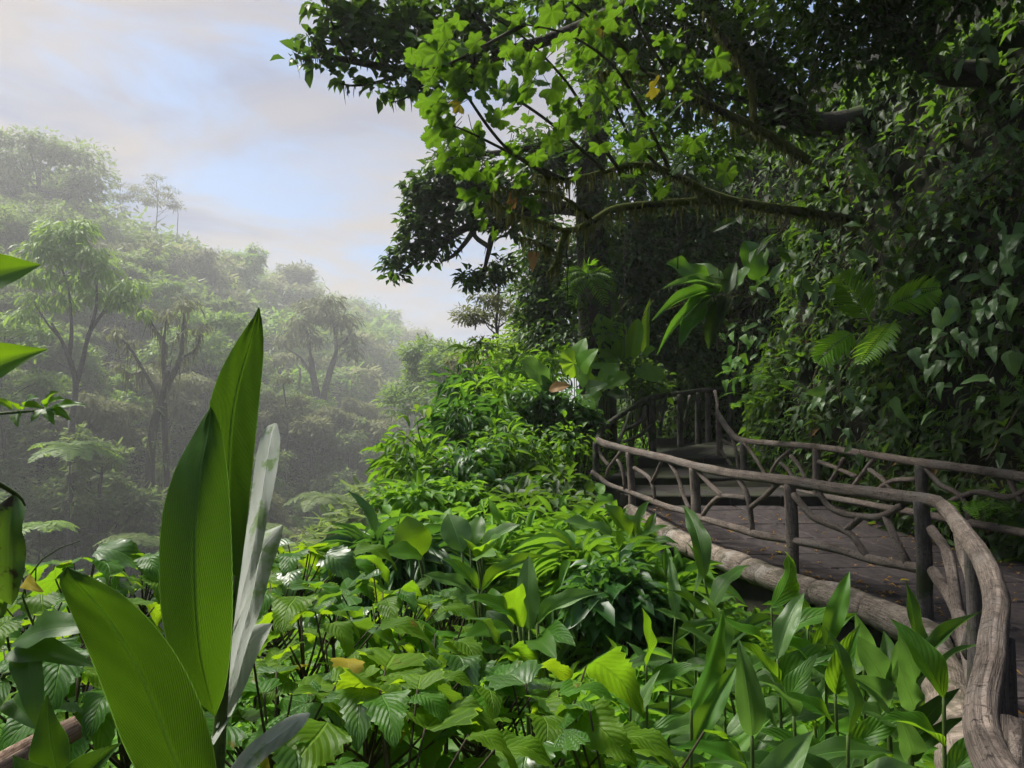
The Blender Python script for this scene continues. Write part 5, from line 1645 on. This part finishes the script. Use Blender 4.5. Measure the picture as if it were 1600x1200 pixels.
paddle_plant("banana-like plant with upright bright leaves before the dark trees", (985, 660, 16.2), [(958, 565, 934, 490, 34, "paddle", None, -.2), (972, 560, 962, 500, 26, "paddle", None, .2), (985, 565, 997, 498, 24, "paddle", None, -.1), (1010, 555, 1016, 466, 16, "strap", None, 0), (1000, 560, 1024, 545, 22, "paddle", None, -.4), (966, 560, 905, 575, 30, "paddle", None, -.4), (985, 575, 950, 525, 28, "paddle", None, .3), (992, 578, 1040, 590, 26, "paddle", None, -.4), (975, 580, 940, 612, 26, "paddle", None, -.6), (990, 540, 988, 515, 20, "paddle", M_DARK, .3)])
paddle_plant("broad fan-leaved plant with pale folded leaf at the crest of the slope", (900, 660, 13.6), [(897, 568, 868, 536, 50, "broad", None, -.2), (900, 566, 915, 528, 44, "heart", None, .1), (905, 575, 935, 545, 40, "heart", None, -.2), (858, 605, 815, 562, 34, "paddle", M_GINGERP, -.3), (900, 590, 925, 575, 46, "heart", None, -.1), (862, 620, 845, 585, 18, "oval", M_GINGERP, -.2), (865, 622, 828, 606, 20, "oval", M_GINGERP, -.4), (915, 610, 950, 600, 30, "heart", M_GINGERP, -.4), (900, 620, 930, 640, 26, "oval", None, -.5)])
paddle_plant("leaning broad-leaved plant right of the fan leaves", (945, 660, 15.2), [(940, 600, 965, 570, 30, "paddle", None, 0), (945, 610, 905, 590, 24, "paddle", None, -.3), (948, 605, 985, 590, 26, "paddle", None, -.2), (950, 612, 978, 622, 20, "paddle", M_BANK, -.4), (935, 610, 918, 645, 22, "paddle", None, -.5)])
t = thing("dead_leaf", "curled orange dead leaf among the fan leaves", "leaf", tuple(at(872, 612, 13.2)))
put_leaf(t, "oval", 1, M_DRY, at(857, 610, 13.2), at(890, 603, 13.1), (0, -.8, .5), .22)


def rosette(label, base, leaves, d, mat=M_BROAD, name="broad_leaf_plant", group=None, facing=(-.1, -.55, .8)):
    return paddle_plant(label, (*base, d), leaves, name, "plant", d, mat, facing, group)


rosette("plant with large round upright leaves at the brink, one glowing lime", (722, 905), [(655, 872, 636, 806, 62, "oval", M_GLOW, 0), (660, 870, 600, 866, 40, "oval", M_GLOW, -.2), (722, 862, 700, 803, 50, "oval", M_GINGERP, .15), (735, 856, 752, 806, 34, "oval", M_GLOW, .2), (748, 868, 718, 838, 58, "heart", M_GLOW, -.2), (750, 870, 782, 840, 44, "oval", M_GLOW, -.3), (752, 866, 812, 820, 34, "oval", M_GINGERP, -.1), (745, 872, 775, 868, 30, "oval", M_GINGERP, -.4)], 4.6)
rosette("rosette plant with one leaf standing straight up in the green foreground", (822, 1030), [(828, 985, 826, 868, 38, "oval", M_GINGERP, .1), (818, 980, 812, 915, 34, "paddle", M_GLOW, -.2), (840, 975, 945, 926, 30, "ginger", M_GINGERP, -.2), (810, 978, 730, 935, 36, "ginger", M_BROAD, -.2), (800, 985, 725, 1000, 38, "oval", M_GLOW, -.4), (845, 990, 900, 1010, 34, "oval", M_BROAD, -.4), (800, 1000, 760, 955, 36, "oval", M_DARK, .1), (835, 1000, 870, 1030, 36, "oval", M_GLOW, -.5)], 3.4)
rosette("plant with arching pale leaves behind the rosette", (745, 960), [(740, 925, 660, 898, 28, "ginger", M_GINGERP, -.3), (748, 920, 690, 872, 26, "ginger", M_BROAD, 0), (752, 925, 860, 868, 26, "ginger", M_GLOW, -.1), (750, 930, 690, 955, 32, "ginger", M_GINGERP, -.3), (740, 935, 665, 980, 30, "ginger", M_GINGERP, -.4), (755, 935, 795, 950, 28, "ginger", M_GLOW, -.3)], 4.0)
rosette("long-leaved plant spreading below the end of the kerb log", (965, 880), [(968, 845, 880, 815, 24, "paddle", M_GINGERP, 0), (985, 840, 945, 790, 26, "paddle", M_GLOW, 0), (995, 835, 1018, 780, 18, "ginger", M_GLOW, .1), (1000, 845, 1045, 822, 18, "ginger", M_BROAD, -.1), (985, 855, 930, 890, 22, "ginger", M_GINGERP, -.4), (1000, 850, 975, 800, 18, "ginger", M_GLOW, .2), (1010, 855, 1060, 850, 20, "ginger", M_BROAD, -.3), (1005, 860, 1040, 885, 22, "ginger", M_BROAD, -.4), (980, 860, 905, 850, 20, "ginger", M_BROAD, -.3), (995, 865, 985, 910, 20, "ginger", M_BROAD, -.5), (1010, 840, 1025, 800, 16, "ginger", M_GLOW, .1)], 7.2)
rosette("pair of broad pleated leaves beside the railing corner", (925, 830), [(918, 772, 905, 792, 26, "oval", M_COVER, -.2), (935, 772, 955, 795, 30, "oval", M_COVER, -.2), (932, 770, 945, 758, 26, "oval", M_COVER, 0), (925, 770, 915, 752, 22, "oval", M_BANK, 0)], 9.6)


# ------------------------------------------------------------------ foreground
gf = np.random.default_rng(131)


def broad_shrub(label, px, py, d, n, size, seed, mats=(M_BROAD, M_BROAD2), rad=.30, kind="broad", flatn=.8):
    g = np.random.default_rng(seed)
    c = at(px, py, d)
    gz = float(height(c[0], c[1]))
    t = thing("broad_leaf_shrub", label, "shrub", (c[0], c[1], gz), "broad-leaved shrubs in the foreground")
    w = Geo()
    crown = c + (0, 0, -.16)
    w.add(*tube([(c[0], c[1], gz - .05), ((c[0] + crown[0]) / 2 + .03, c[1], (gz + crown[2]) / 2), crown], [.016, .013, .009], 6, 14, .06))
    for q in range(n):
        a = q * 2.4 + g.uniform(-.4, .4)
        r = rad * math.sqrt((q + .5) / n) * g.uniform(.8, 1.15)
        j = c + np.array([math.cos(a) * r, math.sin(a) * r, g.normal(0, .05) + .06 - .45 * r * r / rad])
        s = size * math.exp(g.normal(0, .2))
        D = np.array([math.cos(a), math.sin(a), -g.uniform(.15, .65)])
        N = np.array([math.cos(a) * .35, math.sin(a) * .35, flatn]) + g.normal(0, .22, 3)
        st = crown + (0, 0, -.12 * (q / n))
        w.add(*tube([st, (st + j) / 2 + (0, 0, -.02), j], [.006, .004, .003], 5, 7))
        mt = mats[int(g.integers(len(mats)))]
        if q % 5 == 4:
            put_round_leaf(t, "lobed", int(g.integers(4)), M_BROAD if mt is M_BROAD3 else mt, j, D, N, s * 1.2)
        else:
            D /= np.linalg.norm(D)
            put_leaf(t, "toothed", int(g.integers(4)), mt, j, j + D * s * 1.25, N, s * .88)
    part("stem", w.mesh("stem", M_TWIG), t)
    return t


BS = [("broad-leaved shrub beside the tall ginger leaf, with silvery sheen on its leaves", 478, 985, 2.7, 11, .22), ("broad-leaved shrub at the valley brink in the middle of the foreground", 600, 945, 3.3, 12, .22), ("broad-leaved shrub with a big drooping leaf close to the viewer", 575, 1085, 2.2, 10, .22),
      ("broad-leaved shrub right of the pale folded leaf", 680, 1015, 2.9, 11, .22), ("shaded broad-leaved shrub with tall dark stems", 745, 1075, 2.5, 10, .2), ("broad-leaved shrub at the lower edge, its leaves glossy blue-green", 620, 1185, 1.9, 8, .2), ("leafy shrub standing up at the brink behind the pale folded leaf", 470, 872, 4.0, 10, .24),
      ("low broad-leaved shrub between the ginger leaves and the brink", 430, 935, 3.4, 10, .2), ("broad-leaved shrub with a torn ragged leaf at the lower middle", 845, 1120, 2.3, 9, .24), ("broad-leaved shrub before the arching pale leaves", 520, 930, 4.2, 11, .22), ("broad-leaved shrub behind the leaning ginger leaf", 225, 900, 4.0, 11, .22),
      ("small broad-leaved shrub left of the leaning ginger leaf", 150, 955, 3.0, 9, .2), ("broad-leaved shrub at the far left of the brink", 55, 925, 3.6, 10, .22), ("broad-leaved shrub behind the rosette plant", 690, 945, 4.4, 11, .2), ("dark broad-leaved shrub under the leaning ginger leaf", 200, 1090, 2.2, 9, .2),
      ("broad-leaved shrub low between the tall ginger stalk and the glossy one", 430, 1110, 2.1, 9, .2), ("broad-leaved shrub at the very bottom beside the torn leaf", 960, 1190, 2.1, 8, .2), ("yellowing broad-leaved shrub in the lower middle", 530, 1040, 2.5, 8, .16), ("broad-leaved shrub in the dip before the mist", 395, 890, 4.8, 10, .22), ("broad-leaved shrub in the corner behind the withered hanging leaf", 30, 985, 2.6, 11, .2), ("broad-leaved shrub low behind the dry brown stem", 110, 1060, 2.2, 10, .2), ("broad-leaved shrub between the leaning leaf and the brink", 130, 910, 3.8, 11, .22), ("low broad-leaved shrub at the brink left of the tall leaf", 300, 905, 4.6, 11, .22)]
for q, (lab, x, y, d, n, s) in enumerate(BS):
    broad_shrub(lab, x, y, d, n + 8, s * .72, 1400 + q, (M_BROAD, M_BROAD2, M_BROAD, M_BROAD3, M_BROAD2) if q != 17 else (M_BROAD2, M_YELLOW, M_BROAD2))


def stalk_plant(label, base, top, n, L, W, seed, mat=M_GINGER, az=0.0, f0=.3, up=.9, extra=None, lean=.2):
    """a ginger stalk: leaves in two ranks, the last one upright"""
    g = np.random.default_rng(seed)
    base, top = np.asarray(base, float), np.asarray(top, float)
    t = thing("ginger_plant", label, "plant", tuple(base), "ginger plants below the railing")
    P = spline([base, (base + top) / 2 + g.normal(0, .02, 3), top], 30)
    part("stem", Geo().add(*tube(P, np.linspace(.011, .005, 30), 7, None, .03)).mesh("stem", M_STEM), t)
    ax = np.array([math.cos(az), math.sin(az), 0])
    for q in range(n):
        f = f0 + (1 - f0) * q / max(1, n - 1)
        j = P[min(29, int(f * 29))]
        s = 1 if q % 2 else -1
        rise = up * (0.35 + 0.65 * f) + g.normal(0, .12)
        D = ax * s + np.array([0, 0, rise * .8]) + g.normal(0, .28, 3)
        if q == n - 1:
            D = ax * g.normal(0, .55) + np.array([0, g.normal(0, .4), 1.0])
        D /= np.linalg.norm(D)
        N = np.array([0, -.45, .75]) - ax * s * .3 + g.normal(0, .15, 3)
        l = L * g.uniform(.85, 1.12)
        put_leaf(t, "ginger", int(g.integers(4)), mat if g.random() < .65 else M_GINGERP, j, j + D * l, N, W * g.uniform(.85, 1.15))
    return t


def gz_at(p):
    return float(height(p[0], p[1]))


def stalk_px(label, bx, tx, ty, d, n, L, W, seed, **kw):
    top = at(tx, ty, d)
    b = at(bx, 1200, d)
    b[2] = gz_at(b)
    return stalk_plant(label, b, top, n, L, W, seed, **kw)


# two stalks by the near rail, leaf by leaf
def leaf_stalk(label, d, stem, leaves, seed):
    b = at(*stem[0], d)
    b[2] = gz_at(b)
    t = thing("ginger_plant", label, "plant", tuple(b), "ginger plants below the railing")
    P = [b, *[at(x, y, d) for x, y in stem]]
    part("stem", Geo().add(*tube(P, np.linspace(.011, .006, len(P)), 8, 24, .03)).mesh("stem", M_STEM), t)
    for q, (x0, y0, x1, y1, w, mt, dd, nn) in enumerate(leaves):
        put_leaf(t, "ginger", q % 4, mt, at(x0, y0, d), at(x1, y1, d + dd), nn, w * d / FPX)


leaf_stalk("ginger stalk with one leaf rising straight before the near rail", 2.35, [(1424, 1230), (1428, 1140), (1434, 1062)],
           [(1434, 1066, 1415, 908, 34, M_GINGER, .05, (.3, -.9, .2)), (1433, 1066, 1403, 985, 38, M_GINGERP, -.05, (-.3, -.9, .2)), (1434, 1068, 1534, 955, 26, M_GINGER, -.12, (.2, -.4, .8)), (1429, 1108, 1536, 1006, 30, M_GINGERP, -.15, (.2, -.4, .8)), (1429, 1110, 1404, 1040, 36, M_GINGERP, -.1, (-.3, -.9, .3)), (1426, 1150, 1500, 1075, 28, M_GINGER, -.1, (.3, -.5, .8)), (1424, 1180, 1396, 1100, 36, M_GINGERP, -.1, (-.3, -.9, .3)), (1424, 1190, 1510, 1120, 28, M_GINGER, -.1, (.3, -.5, .8))], 1)
leaf_stalk("ginger stalk with broad paired leaves left of the straight one", 2.55, [(1393, 1240), (1390, 1150), (1385, 1068)],
           [(1386, 1068, 1334, 990, 42, M_GINGERP, -.05, (-.2, -.9, .4)), (1386, 1068, 1412, 975, 32, M_GINGERP, .0, (.2, -.9, .3)), (1388, 1110, 1325, 1055, 46, M_GINGERP, -.1, (-.2, -.8, .6)), (1390, 1150, 1332, 1112, 46, M_GINGERP, -.15, (-.2, -.6, .8)), (1391, 1185, 1325, 1168, 40, M_BROAD, -.2, (-.2, -.5, .8)), (1386, 1066, 1380, 985, 26, M_GINGER, .1, (0, -.9, .3))], 2)

ST = [("leaning ginger stalk with yellow-green leaves below the kerb log", 1200, 1100, 905, 3.6, 7, .34, .065), ("ginger stalk with a pale shining leaf under the kerb log", 1240, 1205, 950, 3.3, 7, .30, .07), ("leafy ginger stalk low before the dark gap under the path", 1290, 1290, 1010, 3.2, 6, .26, .065), ("ginger stalk in the middle of the lower green bank", 1130, 1130, 1035, 3.0, 7, .30, .06),
      ("short ginger stalk with a white folded leaf", 1230, 1215, 1030, 2.8, 6, .24, .06), ("ginger stalk with a fan of narrow leaves at the bottom", 1110, 1080, 1110, 2.4, 7, .30, .05), ("ginger stalk with broad dull leaves at the bottom", 1250, 1240, 1120, 2.3, 7, .26, .065), ("yellowish ginger stalk between the paired leaves and the fan of narrow leaves", 1300, 1305, 1085, 2.5, 6, .24, .055),
      ("ginger stalk leaning out from under the path edge", 1330, 1350, 1040, 3.0, 6, .24, .06), ("ginger stalk with narrow leaves left of the leaning one", 1040, 1055, 965, 3.9, 7, .30, .055), ("dense ginger stalk beside the ivy-covered slope", 1010, 1010, 1040, 3.3, 7, .26, .06), ("ginger stalk with hanging dark leaf at the bottom", 1170, 1175, 1150, 2.1, 6, .26, .06),
      ("bright ginger stalk growing out of the ivy before the kerb log", 1080, 1085, 925, 4.4, 7, .30, .055), ("ginger stalk with drooping leaves in the dark gap under the path", 1270, 1262, 985, 3.9, 7, .26, .055), ("short ginger shoot beside the fallen brown leaf on the slope", 980, 985, 1100, 2.8, 7, .24, .055), ("ginger stalk hidden low between two taller ones at the bottom", 1330, 1325, 1150, 2.2, 7, .24, .055), ("broad ginger shoot at the foot of the near rail post", 1470, 1475, 1090, 2.1, 6, .2, .05)]
for q, (lab, bx, tx, ty, d, n, L, W) in enumerate(ST):
    stalk_px(lab, bx, tx, ty, d, n + 4, L * 1.15, W * 1.35, 1500 + q, mat=(M_GINGER, M_BROAD, M_COVER)[q % 3], az=gf.uniform(-.6, .6), f0=.30, up=gf.uniform(.35, .9))

# ---- the tall ginger close to the viewer
hero = thing("ginger_plant", "tall ginger plant with huge upright leaves close to the viewer, paler folded leaves behind", "plant", (at(330, 1400, 1.1)[0], 1.1, gz_at(at(330, 1400, 1.1))))
st = [np.array(hero.location), at(332, 1420, 1.10), at(338, 1230, 1.10), at(350, 1050, 1.10), at(365, 900, 1.12)]
part("stem", Geo().add(*tube(st, [.014, .013, .011, .008, .005], 9, 30, .03)).mesh("stem", M_STEM), hero)


def hero_leaf(left, right, d0, d1, mat, fold=.02, bow=0.0, wave=.004, seed=0, skew=0.0, nv=32, nu=12):
    """a leaf from its two margins, base to tip, in pixels; depth runs from d0 at the base to d1 at the tip"""
    g = np.random.default_rng(seed)
    A, B = spline(left, nv + 1), spline(right, nv + 1)
    u = np.linspace(0, 1, nu + 1)
    V, U = [], []
    ph = g.random(3) * 6.28
    for q in range(nv + 1):
        v = q / nv
        for w in u:
            x, y = A[q] * (1 - w) + B[q] * w
            d = d0 + (d1 - d0) * v + bow * math.sin(math.pi * v) + skew * (w - .5) - fold * (1 - abs(2 * w - 1)) * math.sin(math.pi * min(1, v * 1.1)) ** .5
            d += wave * abs(2 * w - 1) ** 2 * math.sin(9 * v + ph[0] + (2 if w > .5 else 0)) + .0015 * math.sin(40 * v + 18 * w)
            V.append(at(x, y, d)); U.append((w, v))
    i = np.arange(nv)[:, None] * (nu + 1); j = np.arange(nu)[None, :]
    F = np.stack([i + j, i + nu + 1 + j, i + nu + 2 + j, i + j + 1], -1).reshape(-1, 4)
    part("leaf", make_mesh("leaf", np.array(V), F, np.array(U), None, mat), hero)


hero_leaf([(352, 1060), (338, 960), (326, 850), (322, 740), (324, 650), (342, 585), (372, 530), (398, 492), (404, 480)], [(356, 1062), (366, 970), (378, 880), (388, 800), (396, 720), (406, 620), (412, 550), (410, 505), (405, 480)], 1.12, 1.13, M_GINGER, -.015, .02, .004, 3)
hero_leaf([(333, 1118), (300, 1085), (268, 1030), (252, 960), (248, 880), (254, 800), (275, 730), (302, 680), (322, 645), (329, 636)], [(337, 1118), (352, 1075), (362, 1000), (364, 920), (362, 840), (358, 760), (352, 710), (346, 672), (336, 645), (330, 636)], 1.07, 1.06, M_GINGER, .025, -.02, .006, 5)
hero_leaf([(300, 1330), (240, 1250), (195, 1170), (165, 1090), (138, 1020), (112, 960), (95, 920), (92, 902), (104, 886)], [(370, 1320), (345, 1235), (332, 1160), (312, 1095), (280, 1030), (240, 975), (195, 932), (150, 905), (106, 886)], 1.04, .95, M_GINGER, -.03, -.02, .008, 7)
hero_leaf([(362, 985), (368, 930), (382, 850), (392, 780), (400, 715), (412, 672), (429, 661)], [(366, 988), (384, 940), (406, 870), (420, 800), (432, 740), (438, 690), (433, 662)], 1.14, 1.40, M_PALE_SHEEN, .022, .02, .012, 8, -.04)
hero_leaf([(334, 1135), (346, 1070), (362, 1000), (378, 920), (390, 850), (412, 832), (440, 820)], [(340, 1138), (366, 1080), (386, 1010), (408, 950), (424, 890), (437, 850), (443, 821)], 1.09, 1.34, M_PALE_SHEEN, .022, .03, .012, 9, -.04)
hero_leaf([(328, 1160), (345, 1100), (360, 1040), (376, 990), (400, 976), (424, 974)], [(334, 1164), (360, 1120), (384, 1070), (402, 1025), (418, 995), (426, 975)], 1.07, 1.26, M_PALE_SHEEN, .012, .02, .006, 11, -.05)
hero_leaf([(338, 1250), (360, 1200), (388, 1165), (420, 1140), (455, 1118), (482, 1113)], [(346, 1258), (385, 1215), (420, 1180), (450, 1158), (474, 1135), (485, 1115)], 1.02, 1.22, M_PALE_SHEEN, .012, .02, .006, 10, -.03)

# ---- plants that enter from the edge of the picture
side = thing("ginger_plant", "ginger plant with two bright leaf tips and one withered leaf reaching into the picture", "plant", (at(-120, 900, 1.25)[0], 1.25, gz_at(at(-120, 900, 1.25))))
part("stem", Geo().add(*tube([np.array(side.location), at(-130, 900, 1.25), at(-110, 500, 1.25)], [.013, .01, .006], 7, 20)).mesh("stem", M_STEM), side)
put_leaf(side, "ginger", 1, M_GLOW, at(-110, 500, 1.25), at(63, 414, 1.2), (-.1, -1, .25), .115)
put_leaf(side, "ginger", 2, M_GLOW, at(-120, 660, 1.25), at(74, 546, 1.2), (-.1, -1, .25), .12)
sprig = thing("leafy_sprig", "sprig of narrow pointed leaves reaching in below the leaf tips", "plant", tuple(at(-60, 640, 1.5)))
part("stem", Geo().add(*tube([np.array([at(-90, 640, 1.5)[0], 1.5, gz_at(at(-90, 640, 1.5))]), at(-95, 900, 1.5), at(-60, 668, 1.5), at(20, 647, 1.5), at(78, 640, 1.5)], [.007, .005, .004, .003, .002], 5, 24)).mesh("stem", M_STEM), sprig)
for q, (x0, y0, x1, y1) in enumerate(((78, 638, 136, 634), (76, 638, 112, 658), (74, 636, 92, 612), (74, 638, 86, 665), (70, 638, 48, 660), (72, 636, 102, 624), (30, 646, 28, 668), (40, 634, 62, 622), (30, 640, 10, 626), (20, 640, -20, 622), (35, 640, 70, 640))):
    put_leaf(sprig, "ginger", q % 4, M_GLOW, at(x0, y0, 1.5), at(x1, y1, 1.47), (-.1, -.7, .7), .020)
part("leaf_stalk", Geo().add(*tube([at(-122, 690, 1.25), at(-40, 735, 1.33), at(24, 772, 1.4), at(38, 790, 1.42)], [.006, .005, .004, .003], 6, 16)).mesh("leaf_stalk", M_STEM), side)
put_leaf(side, "paddle", 1, M_WILT, at(22, 772, 1.4), at(18, 945, 1.38), (.2, -1, 0), .066)["label"] = "dark withered leaf hanging down"
put_leaf(side, "paddle", 2, M_WILT, at(38, 790, 1.42), at(36, 880, 1.42), (-.6, -1, 0), .04)["label"] = "smaller withered leaf hanging down"
vine = thing("trailing_vine", "trailing vine with big translucent yellow-green leaves in the lower corner", "vine", (at(20, 1200, 1.5)[0], 1.5, gz_at(at(20, 1200, 1.5))))
w = Geo().add(*tube([np.array(vine.location), at(-10, 1180, 1.5), at(20, 1060, 1.5), at(60, 1000, 1.5), at(35, 930, 1.5), at(70, 870, 1.5), at(125, 845, 1.5)], [.006, .005, .004, .003, .002, .0015, .001], 5, 50))
part("stem", w.mesh("stem", M_STEM), vine)
for q, (x0, y0, x1, y1, wp, mt, nn) in enumerate(((20, 1005, 152, 978, 60, M_LIME, (-.1, -.6, .8)), (25, 1010, 150, 1042, 50, M_LIME, (-.1, -.7, .7)), (0, 985, -70, 1020, 60, M_LIME, (0, -.6, .8)), (42, 1015, 70, 1155, 46, M_LIME, (.2, -1, .2)), (10, 1060, -40, 1130, 60, M_BROAD, (0, -.6, .8)), (20, 1090, 60, 1140, 40, M_LIME, (.1, -.8, .5)), (0, 960, 28, 905, 30, M_LIME, (.2, -1, .2)), (40, 905, 68, 925, 24, M_YELLOW, (0, -1, .3)), (0, 920, -40, 970, 40, M_BROAD, (0, -.6, .7)))):
    put_leaf(vine, ("oval", "heart")[q % 2], q % 4, mt, at(x0, y0, 1.5), at(x1, y1, 1.45), nn, wp * 1.5 / FPX)
low = thing("ginger_plant", "low ginger shoot with dark leaves at the bottom of the lower corner", "plant", (at(120, 1300, 1.15)[0], 1.15, gz_at(at(120, 1300, 1.15))))
part("stem", Geo().add(*tube([np.array(low.location), at(110, 1330, 1.15), at(105, 1240, 1.15)], .009, 7, 12)).mesh("stem", M_STEM), low)
put_leaf(low, "ginger", 0, M_GINGER, at(105, 1245, 1.15), at(74, 1085, 1.15), (-.1, -1, .3), .06)
put_leaf(low, "ginger", 2, M_GINGER, at(105, 1255, 1.15), at(190, 1160, 1.12), (.1, -.8, .5), .055)
put_leaf(low, "ginger", 3, M_GINGER, at(105, 1260, 1.15), at(20, 1180, 1.12), (-.1, -.8, .5), .055)
dry = thing("dry_stem", "thick dry brown stem lying across the bottom corner", "stem", tuple(at(20, 1190, 1.25)))
part("stalk", Geo().add(*tube([at(-40, 1222, 1.22), at(40, 1178, 1.25), at(122, 1136, 1.3)], [.022, .022, .019], 12, 20, .06, .06)).mesh("stalk", bark_mat("dry_stalk", (.12, .06, .03), (.46, .34, .24), None, 0, 60, .7, .4)), dry)
leafl = np.random.default_rng(5)
for q, (x, y, lab) in enumerate(((1223, 853, "pale fallen leaf on the path by the second post"), (1212, 862, "small yellow fallen leaf on the path"), (1420, 906, "yellow fallen leaf on the path before the dark post"), (1330, 850, "tiny fallen leaf far across the path"))):
    dd_ = 1.56 * FPX / (y - 660)
    p = at(x, y, dd_); p[2] = surf_z(p[1]) + .012
    t = thing("fallen_leaf", lab, "leaf", tuple(p))
    a = leafl.uniform(0, 6.28)
    put_leaf(t, "oval", q % 4, M_YELLOW, p, p + np.array([math.cos(a), math.sin(a), .02]) * .09, (0, 0, 1), .05)

# ------------------------------------------------------------------ mist in the valley air
def box_mesh(lo, hi):
    (a, b, c), (d, e, f) = lo, hi
    V = [(a, b, c), (d, b, c), (d, e, c), (a, e, c), (a, b, f), (d, b, f), (d, e, f), (a, e, f)]
    F = [(0, 3, 2, 1), (4, 5, 6, 7), (0, 1, 5, 4), (1, 2, 6, 5), (2, 3, 7, 6), (3, 0, 4, 7)]
    return np.array(V, float), np.array(F)


mh, t, out = new_mat("haze_air")
pv = t.nodes.new("ShaderNodeVolumePrincipled")
pv.inputs["Color"].default_value = (0.96, 0.97, 1.0, 1)
pv.inputs["Density"].default_value = HAZE
pv.inputs["Anisotropy"].default_value = 0.4
t.links.new(pv.outputs[0], out.inputs["Volume"])
Vh, Fh = box_mesh((-1250, -200, -60), (1250, 2500, 125))
haze = part("haze", make_mesh("haze", Vh, Fh, None, None, mh, False), kind="stuff")
print("top", sorted([(len(m.polygons), m.name) for m in bpy.data.meshes])[-14:])
print("objects", len(sc.objects), "tris", sum(len(m.polygons) * 2 for m in bpy.data.meshes))
